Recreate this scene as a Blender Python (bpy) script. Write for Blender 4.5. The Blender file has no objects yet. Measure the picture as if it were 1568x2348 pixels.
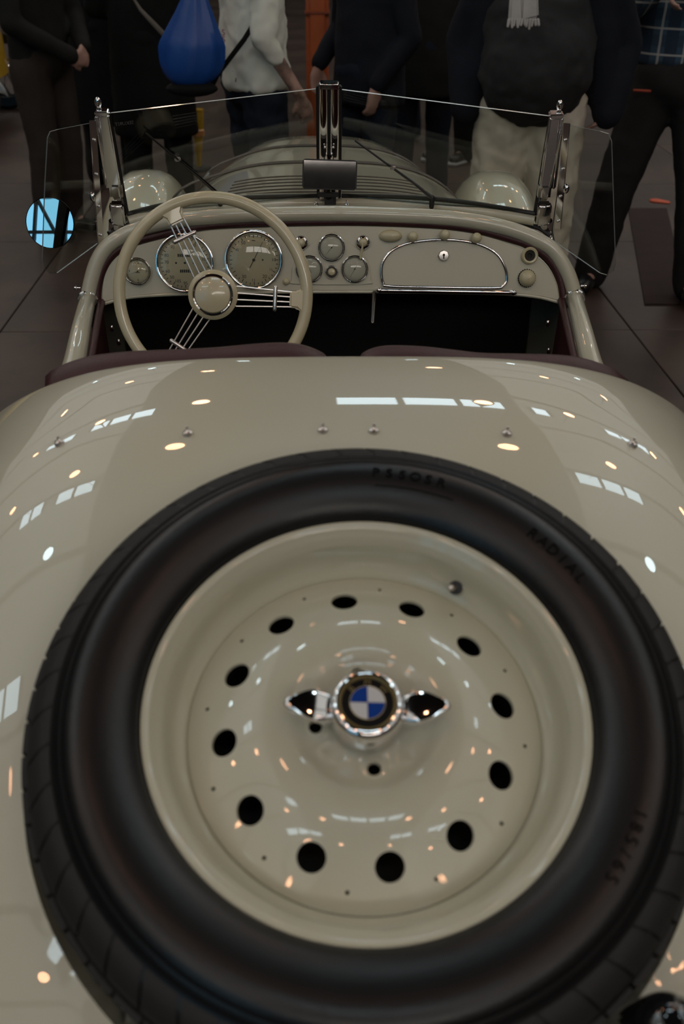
import bpy, bmesh, math, random
from mathutils import Vector, Matrix, noise
random.seed(4)
R = math.radians; PI = math.pi
V = Vector
SC = bpy.context.scene
COL = SC.collection
# ------------------------------------------------------------------ camera
CAM_H, PITCH, YAW, ROLL, CAM_X = 1.70, 31.0, 2.186, 0.60, -0.0536
F_PX, CX, CY = 2283.0, 784.0, 1174.0
cp, sp_, cy_, sy_ = math.cos(R(PITCH)), math.sin(R(PITCH)), math.cos(R(YAW)), math.sin(R(YAW))
FWD = V((sy_*cp, cy_*cp, -sp_)); r0 = V((cy_, -sy_, 0)); u0 = r0.cross(FWD)
RGT = r0*math.cos(R(ROLL)) + u0*math.sin(R(ROLL)); UPV = u0*math.cos(R(ROLL)) - r0*math.sin(R(ROLL))
CAM = V((CAM_X, 0, CAM_H))
cd = bpy.data.cameras.new('camera'); cam = bpy.data.objects.new('camera', cd); COL.objects.link(cam)
cam.matrix_world = Matrix(((RGT.x, UPV.x, -FWD.x, CAM.x), (RGT.y, UPV.y, -FWD.y, CAM.y), (RGT.z, UPV.z, -FWD.z, CAM.z), (0, 0, 0, 1)))
cd.sensor_fit = 'VERTICAL'; cd.sensor_height = 36.0; cd.lens = 36.0*F_PX/2348.0
cd.clip_start = .02; cd.clip_end = 200
cd.dof.use_dof = True; cd.dof.focus_distance = 2.3; cd.dof.aperture_fstop = 4.5
SC.camera = cam
# ------------------------------------------------------------------ world, exposure
SC.view_settings.view_transform = 'Standard'; SC.view_settings.look = 'None'
SC.view_settings.gamma = 1.0; SC.view_settings.use_curve_mapping = False
SC.view_settings.exposure = 0.0
w = bpy.data.worlds.new('world'); SC.world = w; w.use_nodes = True
w.node_tree.nodes['Background'].inputs[0].default_value = (.5, .55, .6, 1)
w.node_tree.nodes['Background'].inputs[1].default_value = .12
SC.cycles.use_denoising = True
SC.cycles.caustics_reflective = False; SC.cycles.caustics_refractive = False
SC.cycles.sample_clamp_indirect = 4.0
SC.cycles.max_bounces = 8; SC.cycles.transparent_max_bounces = 16
LAMP_E, SKY_E, GABLE_E, ROOF_E = 30.0, 7.0, 1.0, .50

# ------------------------------------------------------------------ materials
def nt(name):
    m = bpy.data.materials.new(name); m.use_nodes = True
    return m, m.node_tree, m.node_tree.nodes['Principled BSDF']
def mat(name, c, rough=.5, metal=0, coat=0, noise_s=0, noise_a=.12, bump=0, bump_s=60, ior=1.5, spec=None):
    m, t, b = nt(name)
    b.inputs['Base Color'].default_value = (*c, 1); b.inputs['Roughness'].default_value = rough
    b.inputs['Metallic'].default_value = metal; b.inputs['Coat Weight'].default_value = coat
    b.inputs['Coat Roughness'].default_value = .02; b.inputs['IOR'].default_value = ior
    if spec is not None: b.inputs['Specular IOR Level'].default_value = spec
    if noise_s or bump:
        tc = t.nodes.new('ShaderNodeTexCoord')
    if noise_s:
        n = t.nodes.new('ShaderNodeTexNoise'); n.inputs['Scale'].default_value = noise_s; n.inputs['Detail'].default_value = 5
        t.links.new(tc.outputs['Object'], n.inputs['Vector'])
        r = t.nodes.new('ShaderNodeValToRGB')
        r.color_ramp.elements[0].position = .3; r.color_ramp.elements[1].position = .7
        r.color_ramp.elements[0].color = tuple(max(0, x*(1-noise_a)) for x in c)+(1,)
        r.color_ramp.elements[1].color = tuple(min(1, x*(1+noise_a)) for x in c)+(1,)
        t.links.new(n.outputs['Fac'], r.inputs['Fac']); t.links.new(r.outputs['Color'], b.inputs['Base Color'])
    if bump:
        n2 = t.nodes.new('ShaderNodeTexNoise'); n2.inputs['Scale'].default_value = bump_s; n2.inputs['Detail'].default_value = 4
        t.links.new(tc.outputs['Object'], n2.inputs['Vector'])
        bp = t.nodes.new('ShaderNodeBump'); bp.inputs['Strength'].default_value = bump; bp.inputs['Distance'].default_value = .004
        t.links.new(n2.outputs['Fac'], bp.inputs['Height']); t.links.new(bp.outputs['Normal'], b.inputs['Normal'])
    return m
def emis(name, c, s):
    m = bpy.data.materials.new(name); m.use_nodes = True; t = m.node_tree; t.nodes.clear()
    e = t.nodes.new('ShaderNodeEmission'); e.inputs[0].default_value = (*c, 1); e.inputs[1].default_value = s
    o = t.nodes.new('ShaderNodeOutputMaterial'); t.links.new(e.outputs[0], o.inputs[0]); return m
def glassm(name, tint=(1, 1, 1), refl=1.0, ior=1.5):
    m = bpy.data.materials.new(name); m.use_nodes = True; t = m.node_tree; t.nodes.clear()
    tr = t.nodes.new('ShaderNodeBsdfTransparent'); tr.inputs[0].default_value = (*tint, 1)
    gl = t.nodes.new('ShaderNodeBsdfGlossy'); gl.inputs['Roughness'].default_value = .0; gl.inputs[0].default_value = (refl, refl, refl, 1)
    fr = t.nodes.new('ShaderNodeFresnel'); fr.inputs[0].default_value = ior
    mx = t.nodes.new('ShaderNodeMixShader'); o = t.nodes.new('ShaderNodeOutputMaterial')
    t.links.new(fr.outputs[0], mx.inputs[0]); t.links.new(tr.outputs[0], mx.inputs[1]); t.links.new(gl.outputs[0], mx.inputs[2]); t.links.new(mx.outputs[0], o.inputs[0])
    return m
M = {}
M['paint'] = mat('cream_paint', (.525, .51, .395), .35, coat=1.0)
M['ivory'] = mat('ivory_bakelite', (.56, .50, .33), .25, coat=.6)
M['ivory_d'] = mat('ivory_knob', (.52, .47, .30), .3, coat=.4)
M['chrome'] = mat('chrome', (.82, .80, .80), .06, metal=1)
M['steel'] = mat('satin_steel', (.74, .70, .68), .30, metal=1)
M['rubber'] = mat('tyre_rubber', (.006, .0062, .0068), .34, noise_s=9, noise_a=.2, bump=.08, bump_s=200, spec=.46)
M['tread'] = mat('tread_rubber', (.013, .0125, .012), .7)
M['black'] = mat('black_gloss', (.006, .006, .007), .08, coat=1)
M['gasket'] = mat('black_gasket', (.008, .008, .008), .5)
M['carpet'] = mat('cockpit_shade_black', (.006, .005, .005), .95)  # shade inside the cockpit, put into a near-black colour
M['leather'] = mat('maroon_leather', (.045, .011, .012), .45, bump=.25, bump_s=350)
M['strapl'] = mat('brown_strap_leather', (.055, .042, .034), .5)
M['dial'] = mat('dial_cream', (.62, .55, .36), .5)
M['print'] = mat('dial_print', (.02, .018, .015), .6)
M['blue'] = mat('enamel_blue', (.010, .048, .26), .2, coat=1)
M['white'] = mat('enamel_white', (.60, .60, .60), .2, coat=1)
M['gold'] = mat('gold_enamel', (.42, .33, .15), .3, metal=.7)
M['glass'] = glassm('clear_glass', (.93, .95, .93), .8)
M['lens'] = glassm('gauge_lens', (.95, .95, .93), .9, 1.45)
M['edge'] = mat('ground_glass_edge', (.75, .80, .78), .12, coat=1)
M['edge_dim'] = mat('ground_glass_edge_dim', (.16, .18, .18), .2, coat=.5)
M['etch'] = mat('etched_mark', (.10, .10, .10), .8)
M['mirror'] = mat('mirror_silver', (.92, .93, .93), .0, metal=1)
M['mirror_d'] = mat('aged_mirror', (.42, .40, .40), .07, metal=1)
M['skin'] = mat('skin', (.42, .25, .20), .5, noise_s=14, noise_a=.15)
M['skin_t'] = mat('tattooed_skin', (.27, .17, .135), .5, noise_s=22, noise_a=.6)
M['hole'] = mat('dark_cavity', (.02, .017, .012), .8)

# ------------------------------------------------------------------ helpers
ROOTS = {}
def link(o, parent=None):
    COL.objects.link(o)
    if parent is not None:
        o.parent = parent
        top = parent
        L = Matrix.Identity(4)
        while top is not None:
            if top in ROOTS: L = Matrix.Translation(-ROOTS[top]); 
            top = top.parent
        o.matrix_parent_inverse = L if parent in ROOTS else Matrix.Identity(4)
    return o
def root(name, loc, label, cat, group=None):
    o = bpy.data.objects.new(name, None); COL.objects.link(o); o.location = loc; o.empty_display_size = .1
    o['label'] = label; o['category'] = cat
    if group: o['group'] = group
    ROOTS[o] = V(loc); return o
def tag(o, label, cat, group=None, kind=None):
    o['label'] = label; o['category'] = cat
    if group: o['group'] = group
    if kind: o['kind'] = kind
    return o
def mk(name, vs, fs, m, parent=None, smooth=True, angle=None, fix=True):
    me = bpy.data.meshes.new(name); me.from_pydata([tuple(v) for v in vs], [], fs)
    bm = bmesh.new(); bm.from_mesh(me)
    if fix: bmesh.ops.recalc_face_normals(bm, faces=bm.faces)
    bm.to_mesh(me); bm.free()
    return fin(name, me, m, parent, smooth, angle)
def fin(name, me, m, parent=None, smooth=True, angle=None):
    if m is not None:
        for k in (m if isinstance(m, (list, tuple)) else [m]): me.materials.append(k)
    if smooth:
        me.polygons.foreach_set('use_smooth', [True]*len(me.polygons))
        if angle is None: angle = 40
        bm = bmesh.new(); bm.from_mesh(me)
        for e in bm.edges:
            if len(e.link_faces) == 2 and e.calc_face_angle(0) > R(angle): e.smooth = False
        bm.to_mesh(me); bm.free()
    o = bpy.data.objects.new(name, me); return link(o, parent)
class MB:
    def __init__(s): s.v = []; s.f = []; s.mi = []
    def add(s, vs, fs, mi=0):
        n = len(s.v); s.v += [V(v) for v in vs]; s.f += [tuple(i+n for i in f) for f in fs]; s.mi += [mi]*len(fs); return s
    def tube(s, pts, rad, seg=10, closed=False, mi=0, cap=True, flat=1.0, ref=None):
        pts = [V(p) for p in pts]; n = len(pts)
        if not isinstance(rad, (list, tuple)): rad = [rad]*n
        vs = []; fs = []
        T = []
        for i in range(n):
            a = pts[(i-1) % n] if (closed or i > 0) else pts[i]; b = pts[(i+1) % n] if (closed or i < n-1) else pts[i]
            T.append((b-a).normalized())
        up = V(ref) if ref is not None else (V((0, 0, 1)) if abs(T[0].z) < .9 else V((1, 0, 0)))
        N = (up - T[0]*up.dot(T[0])).normalized()
        for i in range(n):
            if ref is not None: N = (up - T[i]*up.dot(T[i])).normalized()
            else:
                N = (N - T[i]*N.dot(T[i]));
                N = N.normalized()
            B = T[i].cross(N)
            for k in range(seg):
                a = 2*PI*k/seg; vs.append(pts[i] + (N*math.cos(a)*flat + B*math.sin(a))*rad[i])
        m_ = n if closed else n-1
        for i in range(m_):
            for k in range(seg):
                j = (i+1) % n; k2 = (k+1) % seg
                fs.append((i*seg+k, i*seg+k2, j*seg+k2, j*seg+k))
        if cap and not closed:
            fs.append(tuple(range(seg))[::-1]); fs.append(tuple((n-1)*seg+k for k in range(seg)))
        return s.add(vs, fs, mi)
    def rev(s, prof, seg=32, mx=Matrix.Identity(4), mi=0, closed=False, a0=0, a1=2*PI):
        vs = []; fs = []; full = abs(a1-a0-2*PI) < 1e-6; c = seg if full else seg+1
        for (r, z) in prof:
            for k in range(c):
                a = a0+(a1-a0)*k/seg; vs.append(mx @ V((r*math.cos(a), r*math.sin(a), z)))
        n = len(prof)
        for i in range(n if closed else n-1):
            for k in range(seg):
                k2 = (k+1) % c if full else k+1; j = (i+1) % n
                fs.append((i*c+k, i*c+k2, j*c+k2, j*c+k))
        return s.add(vs, fs, mi)
    def ell(s, c, rx, ry, rz, mx=None, seg=16, rings=10, mi=0):
        vs = []; fs = []
        for i in range(rings+1):
            t = PI*i/rings
            for k in range(seg):
                a = 2*PI*k/seg; p = V((rx*math.sin(t)*math.cos(a), ry*math.sin(t)*math.sin(a), rz*math.cos(t)))
                if mx is not None: p = mx @ p
                vs.append(p+V(c))
        for i in range(rings):
            for k in range(seg):
                k2 = (k+1) % seg; fs.append((i*seg+k, (i+1)*seg+k, (i+1)*seg+k2, i*seg+k2))
        return s.add(vs, fs, mi)
    def box(s, c, sx, sy, sz, mx=None, mi=0):
        vs = []
        for z in (-1, 1):
            for y in (-1, 1):
                for x in (-1, 1):
                    p = V((x*sx/2, y*sy/2, z*sz/2));
                    if mx is not None: p = mx @ p
                    vs.append(p+V(c))
        return s.add(vs, [(0, 1, 3, 2), (4, 6, 7, 5), (0, 4, 5, 1), (2, 3, 7, 6), (0, 2, 6, 4), (1, 5, 7, 3)], mi)
    def cap(s, a, b, ra, rb, seg=12, mi=0):      # tapered capsule
        a = V(a); b = V(b); d = (b-a).normalized(); L = (b-a).length; pts = []; rad = []
        for k in range(5):
            t = PI/2*(1-k/4); pts.append(a-d*ra*math.sin(t)); rad.append(max(ra*math.cos(t), 1e-4))
        for k in range(1, 4): pts.append(a.lerp(b, k/4)); rad.append(ra+(rb-ra)*k/4)
        for k in range(5):
            t = PI/2*k/4; pts.append(b+d*rb*math.sin(t)); rad.append(max(rb*math.cos(t), 1e-4))
        return s.tube(pts, rad, seg, mi=mi)
    def slab(s, pts, nrm, th, mi=0):             # prism from a planar outline, extruded by nrm*th
        n = len(pts); a = [V(p) for p in pts]; b = [p+V(nrm)*th for p in a]
        return s.add(a+b, [tuple(range(n))[::-1], tuple(range(n, 2*n))]+[(i, (i+1) % n, n+(i+1) % n, n+i) for i in range(n)], mi)
    def build(s, name, m, parent=None, smooth=True, angle=None, bevel=0, bseg=2, weld=False, kind=None):
        me = bpy.data.meshes.new(name); me.from_pydata([tuple(v) for v in s.v], [], s.f)
        for p, i in zip(me.polygons, s.mi): p.material_index = i
        bm = bmesh.new(); bm.from_mesh(me)
        if weld: bmesh.ops.remove_doubles(bm, verts=bm.verts, dist=1e-5)
        bmesh.ops.recalc_face_normals(bm, faces=bm.faces)
        if bevel:
            es = [e for e in bm.edges if len(e.link_faces) == 2 and e.calc_face_angle(0) > R(30)]
            bmesh.ops.bevel(bm, geom=es, offset=bevel, segments=bseg, affect='EDGES', clamp_overlap=True)
        bm.to_mesh(me); bm.free()
        o = fin(name, me, m, parent, smooth, angle)
        if kind: o['kind'] = kind
        return o
def frame(o, n, up=None):      # matrix: local z = n, local y ~ up
    n = V(n).normalized(); up = V(up or (0, 0, 1)); x = up.cross(n).normalized(); y = n.cross(x)
    return Matrix(((x.x, y.x, n.x, o[0]), (x.y, y.y, n.y, o[1]), (x.z, y.z, n.z, o[2]), (0, 0, 0, 1)))
def ray(px, py): return FWD + RGT*((px-CX)/F_PX) + UPV*((CY-py)/F_PX)
def at(px, py, Y, sl=0.0, z0=0.0):     # point seen at pixel on the plane y = Y + sl*(z-z0)
    d = ray(px, py); n = V((0, 1, -sl)); k = (Y - sl*z0 - n.dot(CAM))/n.dot(d); return CAM + d*k
def onpl(px, py, p0, n):
    d = ray(px, py); n = V(n); return CAM + d*((V(p0)-CAM).dot(n)/d.dot(n))
def depth(p): return (V(p)-CAM).dot(FWD)
def interp(ts, x):
    for (a, b), (c, d) in zip(ts, ts[1:]):
        if (a <= x <= c) or (c <= x <= a): return b+(d-b)*(x-a)/(c-a)
    return ts[0][1] if abs(x-ts[0][0]) < abs(x-ts[-1][0]) else ts[-1][1]
def spline(pts, n=8, closed=False):
    pts = [V(p) for p in pts]; out = []; N = len(pts)
    for i in range(N if closed else N-1):
        g = lambda j: pts[j % N] if closed else pts[max(0, min(N-1, j))]
        a, b, c, d = g(i-1), g(i), g(i+1), g(i+2)
        for k in range(n):
            t = k/n; out.append(.5*((2*b)+(c-a)*t+(2*a-5*b+4*c-d)*t*t+(3*b-a-3*c+d)*t**3))
    if not closed: out.append(pts[-1])
    return out
FONT = {}
def text_geo(s, size=1.0, ext=0.0):
    cu = bpy.data.curves.new('t', 'FONT'); cu.body = s; cu.size = size; cu.align_x = 'CENTER'; cu.align_y = 'CENTER'; cu.extrude = ext; cu.resolution_u = 3
    o = bpy.data.objects.new('t', cu); me = o.to_mesh()
    vs = [v.co.copy() for v in me.vertices]; fs = [tuple(p.vertices) for p in me.polygons]
    o.to_mesh_clear(); bpy.data.objects.remove(o); bpy.data.curves.remove(cu)
    return vs, fs
def booled(o, cutter):
    md = o.modifiers.new('b', 'BOOLEAN'); md.object = cutter; md.operation = 'DIFFERENCE'; md.solver = 'EXACT'
    dg = bpy.context.evaluated_depsgraph_get(); me = bpy.data.meshes.new_from_object(o.evaluated_get(dg))
    o.modifiers.clear(); o.data = me; bpy.data.objects.remove(cutter)
    bm = bmesh.new(); bm.from_mesh(me)
    for e in bm.edges:
        e.smooth = not (len(e.link_faces) == 2 and e.calc_face_angle(0) > R(35))
    for f in bm.faces: f.smooth = True
    bm.to_mesh(me); bm.free()
#==STRUCT==
# ------------------------------------------------------------------ the hall
def structure(name, mb, m, **k):
    o = mb.build(name, m, None, smooth=False, **k); o['kind'] = 'structure'; return o
HX, HY0, HY1, HZ = 17.0, -17.0, 34.0, 11.0
def floor_mat():
    m, t, b = nt('hall_floor'); N = t.nodes.new; L = t.links.new
    tc = N('ShaderNodeTexCoord'); n = N('ShaderNodeTexNoise'); n.inputs['Scale'].default_value = 1.1; n.inputs['Detail'].default_value = 7; n.inputs['Roughness'].default_value = .65
    L(tc.outputs['Object'], n.inputs['Vector'])
    r = N('ShaderNodeValToRGB'); e = r.color_ramp.elements
    e[0].position = .32; e[0].color = (.022, .014, .011, 1); e[1].position = .70; e[1].color = (.078, .052, .040, 1)
    L(n.outputs['Fac'], r.inputs['Fac']); L(r.outputs['Color'], b.inputs['Base Color'])
    b.inputs['Roughness'].default_value = .42; b.inputs['Specular IOR Level'].default_value = .35
    bp = N('ShaderNodeBump'); bp.inputs['Strength'].default_value = .2; bp.inputs['Distance'].default_value = .01
    L(n.outputs['Fac'], bp.inputs['Height']); L(bp.outputs['Normal'], b.inputs['Normal'])
    return m
FM = floor_mat()
structure('floor', MB().box((0, (HY0+HY1)/2, -.06), 2*HX, HY1-HY0, .1), mat('floor_joint', (.016, .013, .012), .8))
TS = 1.5
tilebox = MB().box((0, 0, -.02), TS-.006, TS-.006, .04)
tm = tilebox.build('floor_slab', FM, bpy.data.objects['floor'], smooth=False, bevel=.003, bseg=1)
tm.location = (0, 0, 0)
fl = bpy.data.objects['floor']; first = True
for i in range(-6, 6):
    for j in range(-2, 13):
        if first: c = tm; first = False
        else: c = tm.copy(); COL.objects.link(c)
        c.location = ((i+.5)*TS, (j+.5)*TS, 0)
pave = MB()
for i in range(-11, 11):
    for j in range(-11, 22):
        if not (-6 <= i < 6 and -2 <= j < 13): pave.box(((i+.5)*TS, (j+.5)*TS, -.02), TS-.006, TS-.006, .04)
pv = pave.build('outer_floor_slabs', FM, fl, smooth=False); pv['kind'] = 'stuff'
WM = mat('hall_wall', (.07, .065, .06), .8, noise_s=.6, noise_a=.2)
CM = mat('hall_ceiling', (.045, .042, .04), .8)
SKY = emis('skylight_glow', (.74, .92, 1.0), SKY_E)
GAB = emis('gable_glow', (.24, .66, .95), GABLE_E)
BAR = mat('dark_steelwork', (.03, .04, .045), .5)
structure('wall_left', MB().box((-HX-.1, (HY0+HY1)/2, HZ/2), .2, HY1-HY0, HZ), WM)
structure('wall_right', MB().box((HX+.1, (HY0+HY1)/2, HZ/2), .2, HY1-HY0, HZ), WM)
structure('wall_front', MB().box((0, HY1+.1, HZ/2), 2*HX, .2, HZ), WM)
structure('wall_back', MB().box((0, HY0-.1, HZ/2), 2*HX, .2, HZ), WM)
structure('ceiling', MB().box((0, (HY0+HY1)/2, HZ+.1), 2*HX, HY1-HY0, .2), CM)
nwin = [0]
def band(c, sx, sy, sz, axis, n, m=SKY):      # a row of lit panes with mullions
    nwin[0] += 1
    fr = MB(); c = V(c)
    L = (sx, sy, sz)[axis]; gap = .16; pl = (L-gap*(n+1))/n
    for k in range(n+1):
        o = V((0, 0, 0)); o[axis] = -L/2+gap/2+k*(pl+gap); d = [sx+.04, sy+.04, sz+.04]; d[axis] = gap; fr.box(c+o, *d)
    f = fr.build('window_or_fill_%d' % nwin[0], BAR, None, smooth=False); f['kind'] = 'structure'
    for k in range(n):
        o = V((0, 0, 0)); o[axis] = -L/2+gap+pl/2+k*(pl+gap); d = [sx, sy, sz]; d[axis] = pl
        q = MB().box(c+o, *d).build('pane', m, f, smooth=False)
def roofband(y, xs):
    for (a, b, n) in xs: band(((a+b)/2, y, HZ-.08), b-a, .8, .06, 0, n)
roofband(15.5, [(-10.5, -8.2, 2), (-7.4, -4.2, 3), (.3, 4.6, 3), (5.4, 6.3, 1), (9.0, 12.5, 3)])
roofband(8.0, [(-9.8, -7.9, 2), (-7.3, -5.2, 2), (-1.0, 1.9, 2), (5.2, 8.6, 3)])
roofband(1.2, [(-9.6, -7.4, 2), (7.8, 9.0, 1)])
roofband(-5.5, [(-1.8, 2.8, 4), (-6.0, -4.6, 1)])
roofband(-10.5, [(-8.5, -4.0, 3), (2.6, 5.2, 2), (7.0, 10.0, 2)])  # unseen rear row, added to throw more light on the dashboard
band((2.6, HY0+.3, 9.3), 11.5, .06, 1.6, 0, 6, emis('back_fill_glow', (1.0, .93, .84), SKY_E))  # unseen glowing band, added to brighten the dash and the figures from behind
# glowing roof sheets, unseen and added as soft fill light for the hall
RS = emis('roof_fill_glow', (.98, .97, .90), ROOF_E)
k = 0
for y in [HY0+2.2+4.25*q for q in range(12)]:
    for x in (-10.8, 10.8):
        o = MB().box((x, y, HZ-.01), 11.4, 3.9, .02).build('window_or_fill_%d' % (40+k), RS, None, smooth=False); o['kind'] = 'structure'; k += 1
# glazed gable behind the camera, with its steel trusses
nwin[0] += 1
gb = MB(); GX0 = -16.9
for k in range(6): gb.box((GX0+k*2.2, HY0+.45, 6.6), .20, .2, 7.6)
for z in (2.9, 5.2, 6.2, 8.3, 10.4): gb.box((GX0+5.6, HY0+.45, z), 11.2, .14, .18)
for k in range(5):
    a = V((GX0+k*2.2, HY0+.45, 8.3)); b = V((GX0+2.2+k*2.2, HY0+.45, 5.2)); c = V((GX0+k*2.2+1.1, HY0+.45, 2.9))
    gb.tube([a, b], .13, 6); gb.tube([b, c], .09, 6)
g = gb.build('window_or_fill_%d' % nwin[0], BAR, None, smooth=False); g['kind'] = 'structure'
for k in range(5): MB().box((GX0+1.1+k*2.2, HY0+.25, 6.7), 2.1, .04, 7.4).build('pane', GAB, g, smooth=False)
# warm hall lamps
LM = emis('warm_lamp_glow', (1.0, .50, .27), LAMP_E)
LC = emis('cool_lamp_glow', (.75, .95, 1.0), LAMP_E*.6)
def lamp(x, y, z, wm):
    r = root('pendant_lamp', (x, y, z), 'round hall lamp hanging high under the dark ceiling', 'lamp', 'lamps hanging over the hall')
    MB().rev([(.02, .9), (.03, .35), (.26, .05), (.27, 0), (.25, .0), (.02, .3)], 16, Matrix.Translation((x, y, z))).build('lamp_shade', BAR, r)
    MB().rev([(0.001, .02), (.12, .02), (.22, .045)], 16, Matrix.Translation((x, y, z))).build('lamp_glass', LM if wm else LC, r)
    MB().tube([(x, y, z+.85), (x, y, HZ)], .012, 6).build('cord', BAR, r)
k = 0
for x in (-9.0, -5.6, -2.3, 2.9, 6.2, 10.1):
    for y in (-10, -5.0, -.8, 3.6, 8.2, 12.6, 18.5, 24.0):
        k += 1
        lamp(x+random.uniform(-.5, .5), y+random.uniform(-.5, .5), 8.6, k % 4 != 0)
#==CAR==
CARO = V((0, 2.2, 0))
car = root('vintage_roadster', CARO, 'cream open-top vintage roadster with maroon leather seats and split windscreen', 'car')
# ---- rear deck with the sunk well for the spare wheel
WN = V((0, -math.cos(R(65.5)), math.sin(R(65.5))))
WC = V((0.002, .75, 1.0198)) - WN*.058            # tyre mid plane centre
prof_y = [(1.445, 1.100), (1.43, 1.118), (1.40, 1.1225), (1.32, 1.1205), (1.2, 1.1085), (1.08, 1.082), (.95, 1.034), (.774, .950), (.6, .848), (.465, .735), (.36, .62), (.26, .48), (.19, .34), (.16, .26)]
prof = spline([V((a, b, 0)) for a, b in prof_y], 16)
def halfw(y): return interp([(.1, .40), (.4, .56), (.8, .66), (1.2, .70), (1.5, .70)], y)
def deck_pt(y, zc, t, n=4.0):
    zb = .30; s, c = math.sin(t), math.cos(t)
    x = halfw(y)*math.copysign(abs(s)**(2/n), s)
    z = min(zb, zc-.05)+(zc-min(zb, zc-.05))*abs(c)**(2/n) - .03*x*x
    y2 = y - .10*max(0, abs(x)-.30)**2 * (1 if y > 1.0 else max(0, (y-.4)/.6))
    return V((x, y2, z))
NT = 300
vs = []; fs = []
for p in prof:
    for k in range(NT+1):
        a = -1+2*k/NT
        t = math.copysign(abs(a)**1.7, a)*PI/2
        q = deck_pt(p.x, p.y, t)
        rel = q-WC; h = rel.dot(WN); rho = (rel-WN*h).length
        if rho < .366 and h > -.16:
            if rho > .351: q = WC + WN*h + (rel-WN*h)*(.358/rho)
            else: q = q + WN*(min(h, -.108)-h)
        vs.append(q)
W1 = NT+1
for i in range(len(prof)-1):
    for k in range(NT): fs.append((i*W1+k, i*W1+k+1, (i+1)*W1+k+1, (i+1)*W1+k))
deck = mk('rear_deck', vs, fs, M['paint'], car, angle=60)
def on_deck(px, py, lift=0):
    d = ray(px, py); best = None
    for i in range(400):
        k = .6+i*.005; p = CAM+d*k
        y = p.y
        if y > 1.42 or y < .2: continue
        zc = None
        for a, b in zip(prof, prof[1:]):
            if (a.x-y)*(b.x-y) <= 0 and a.x != b.x: zc = a.y+(b.y-a.y)*(y-a.x)/(b.x-a.x)
        if zc is None: continue
        xw = min(.999, abs(p.x)/halfw(y)); z = .3+(zc-.3)*(1-xw**4)**.25-.03*p.x**2
        if p.z <= z+lift: return V((p.x, y, z))
    return CAM+d*1.3
# tonneau studs
for px, py in ((137, 1020), (431, 998), (740, 992), (857, 991), (1161, 1001), (1449, 1023)):
    p = on_deck(px, py); mx = frame(p, (p.x*.15, -.06, 1), (0, 1, 0))
    MB().rev([(.0001, .0125), (.0016, .0122), (.0022, .010), (.0018, .0075), (.003, .006), (.0062, .0042), (.0068, .0015), (.0068, -.002)], 16, mx).build('tonneau_stud', M['steel'], car)
# tail lamp at lower right
p = on_deck(1545, 2345); p = V((.375, .50, .80)) if p is None else p
TL = onpl(1534, 2374, (0, .47, .86), (0, -.5, .85))
mx = frame(TL, (.15, -.55, .8), (0, 1, 0))
tl = MB().rev([(.0345*math.sin(R(a)), .036*math.cos(R(a))) for a in range(0, 91, 6)]+[(.034, -.006), (.030, -.03), (.016, -.10)], 48, mx).build('tail_lamp', M['black'], car)
# ---- cowl lip and door rails (one padded looking painted roll)
DS, DZ0, DY = .30, 1.10, 2.285
def D(px, py, off=0.0): return at(px, py, DY, DS, DZ0) + DN*off
DN = V((0, -1, DS)).normalized(); DU = V((0, DS, 1)).normalized(); DX = V((1, 0, 0))
lipL = [(201, 688), (209, 645), (224, 598), (250, 562), (300, 532), (370, 512), (460, 500), (600, 492), (784, 490)]
lipR = [(984, 497), (1084, 507), (1170, 526), (1229, 549), (1270, 576), (1299, 622), (1312, 658), (1317, 684)]
lip = [D(*p) for p in lipL+lipR]
lip_s = spline(lip, 8)
lo = MB().tube(lip_s, [.0175]*len(lip_s), 20).build('cowl_lip', M['paint'], car)
railL = [lip[0], at(187, 750, 2.06), at(173, 822, 1.93), V((-.575, 1.80, .872)), V((-.59, 1.62, .85)), V((-.60, 1.46, .84))]
railR = [lip[-1], at(1334, 750, 2.06), at(1352, 822, 1.93), V((.585, 1.80, .872)), V((.60, 1.62, .85)), V((.61, 1.46, .84))]
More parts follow.
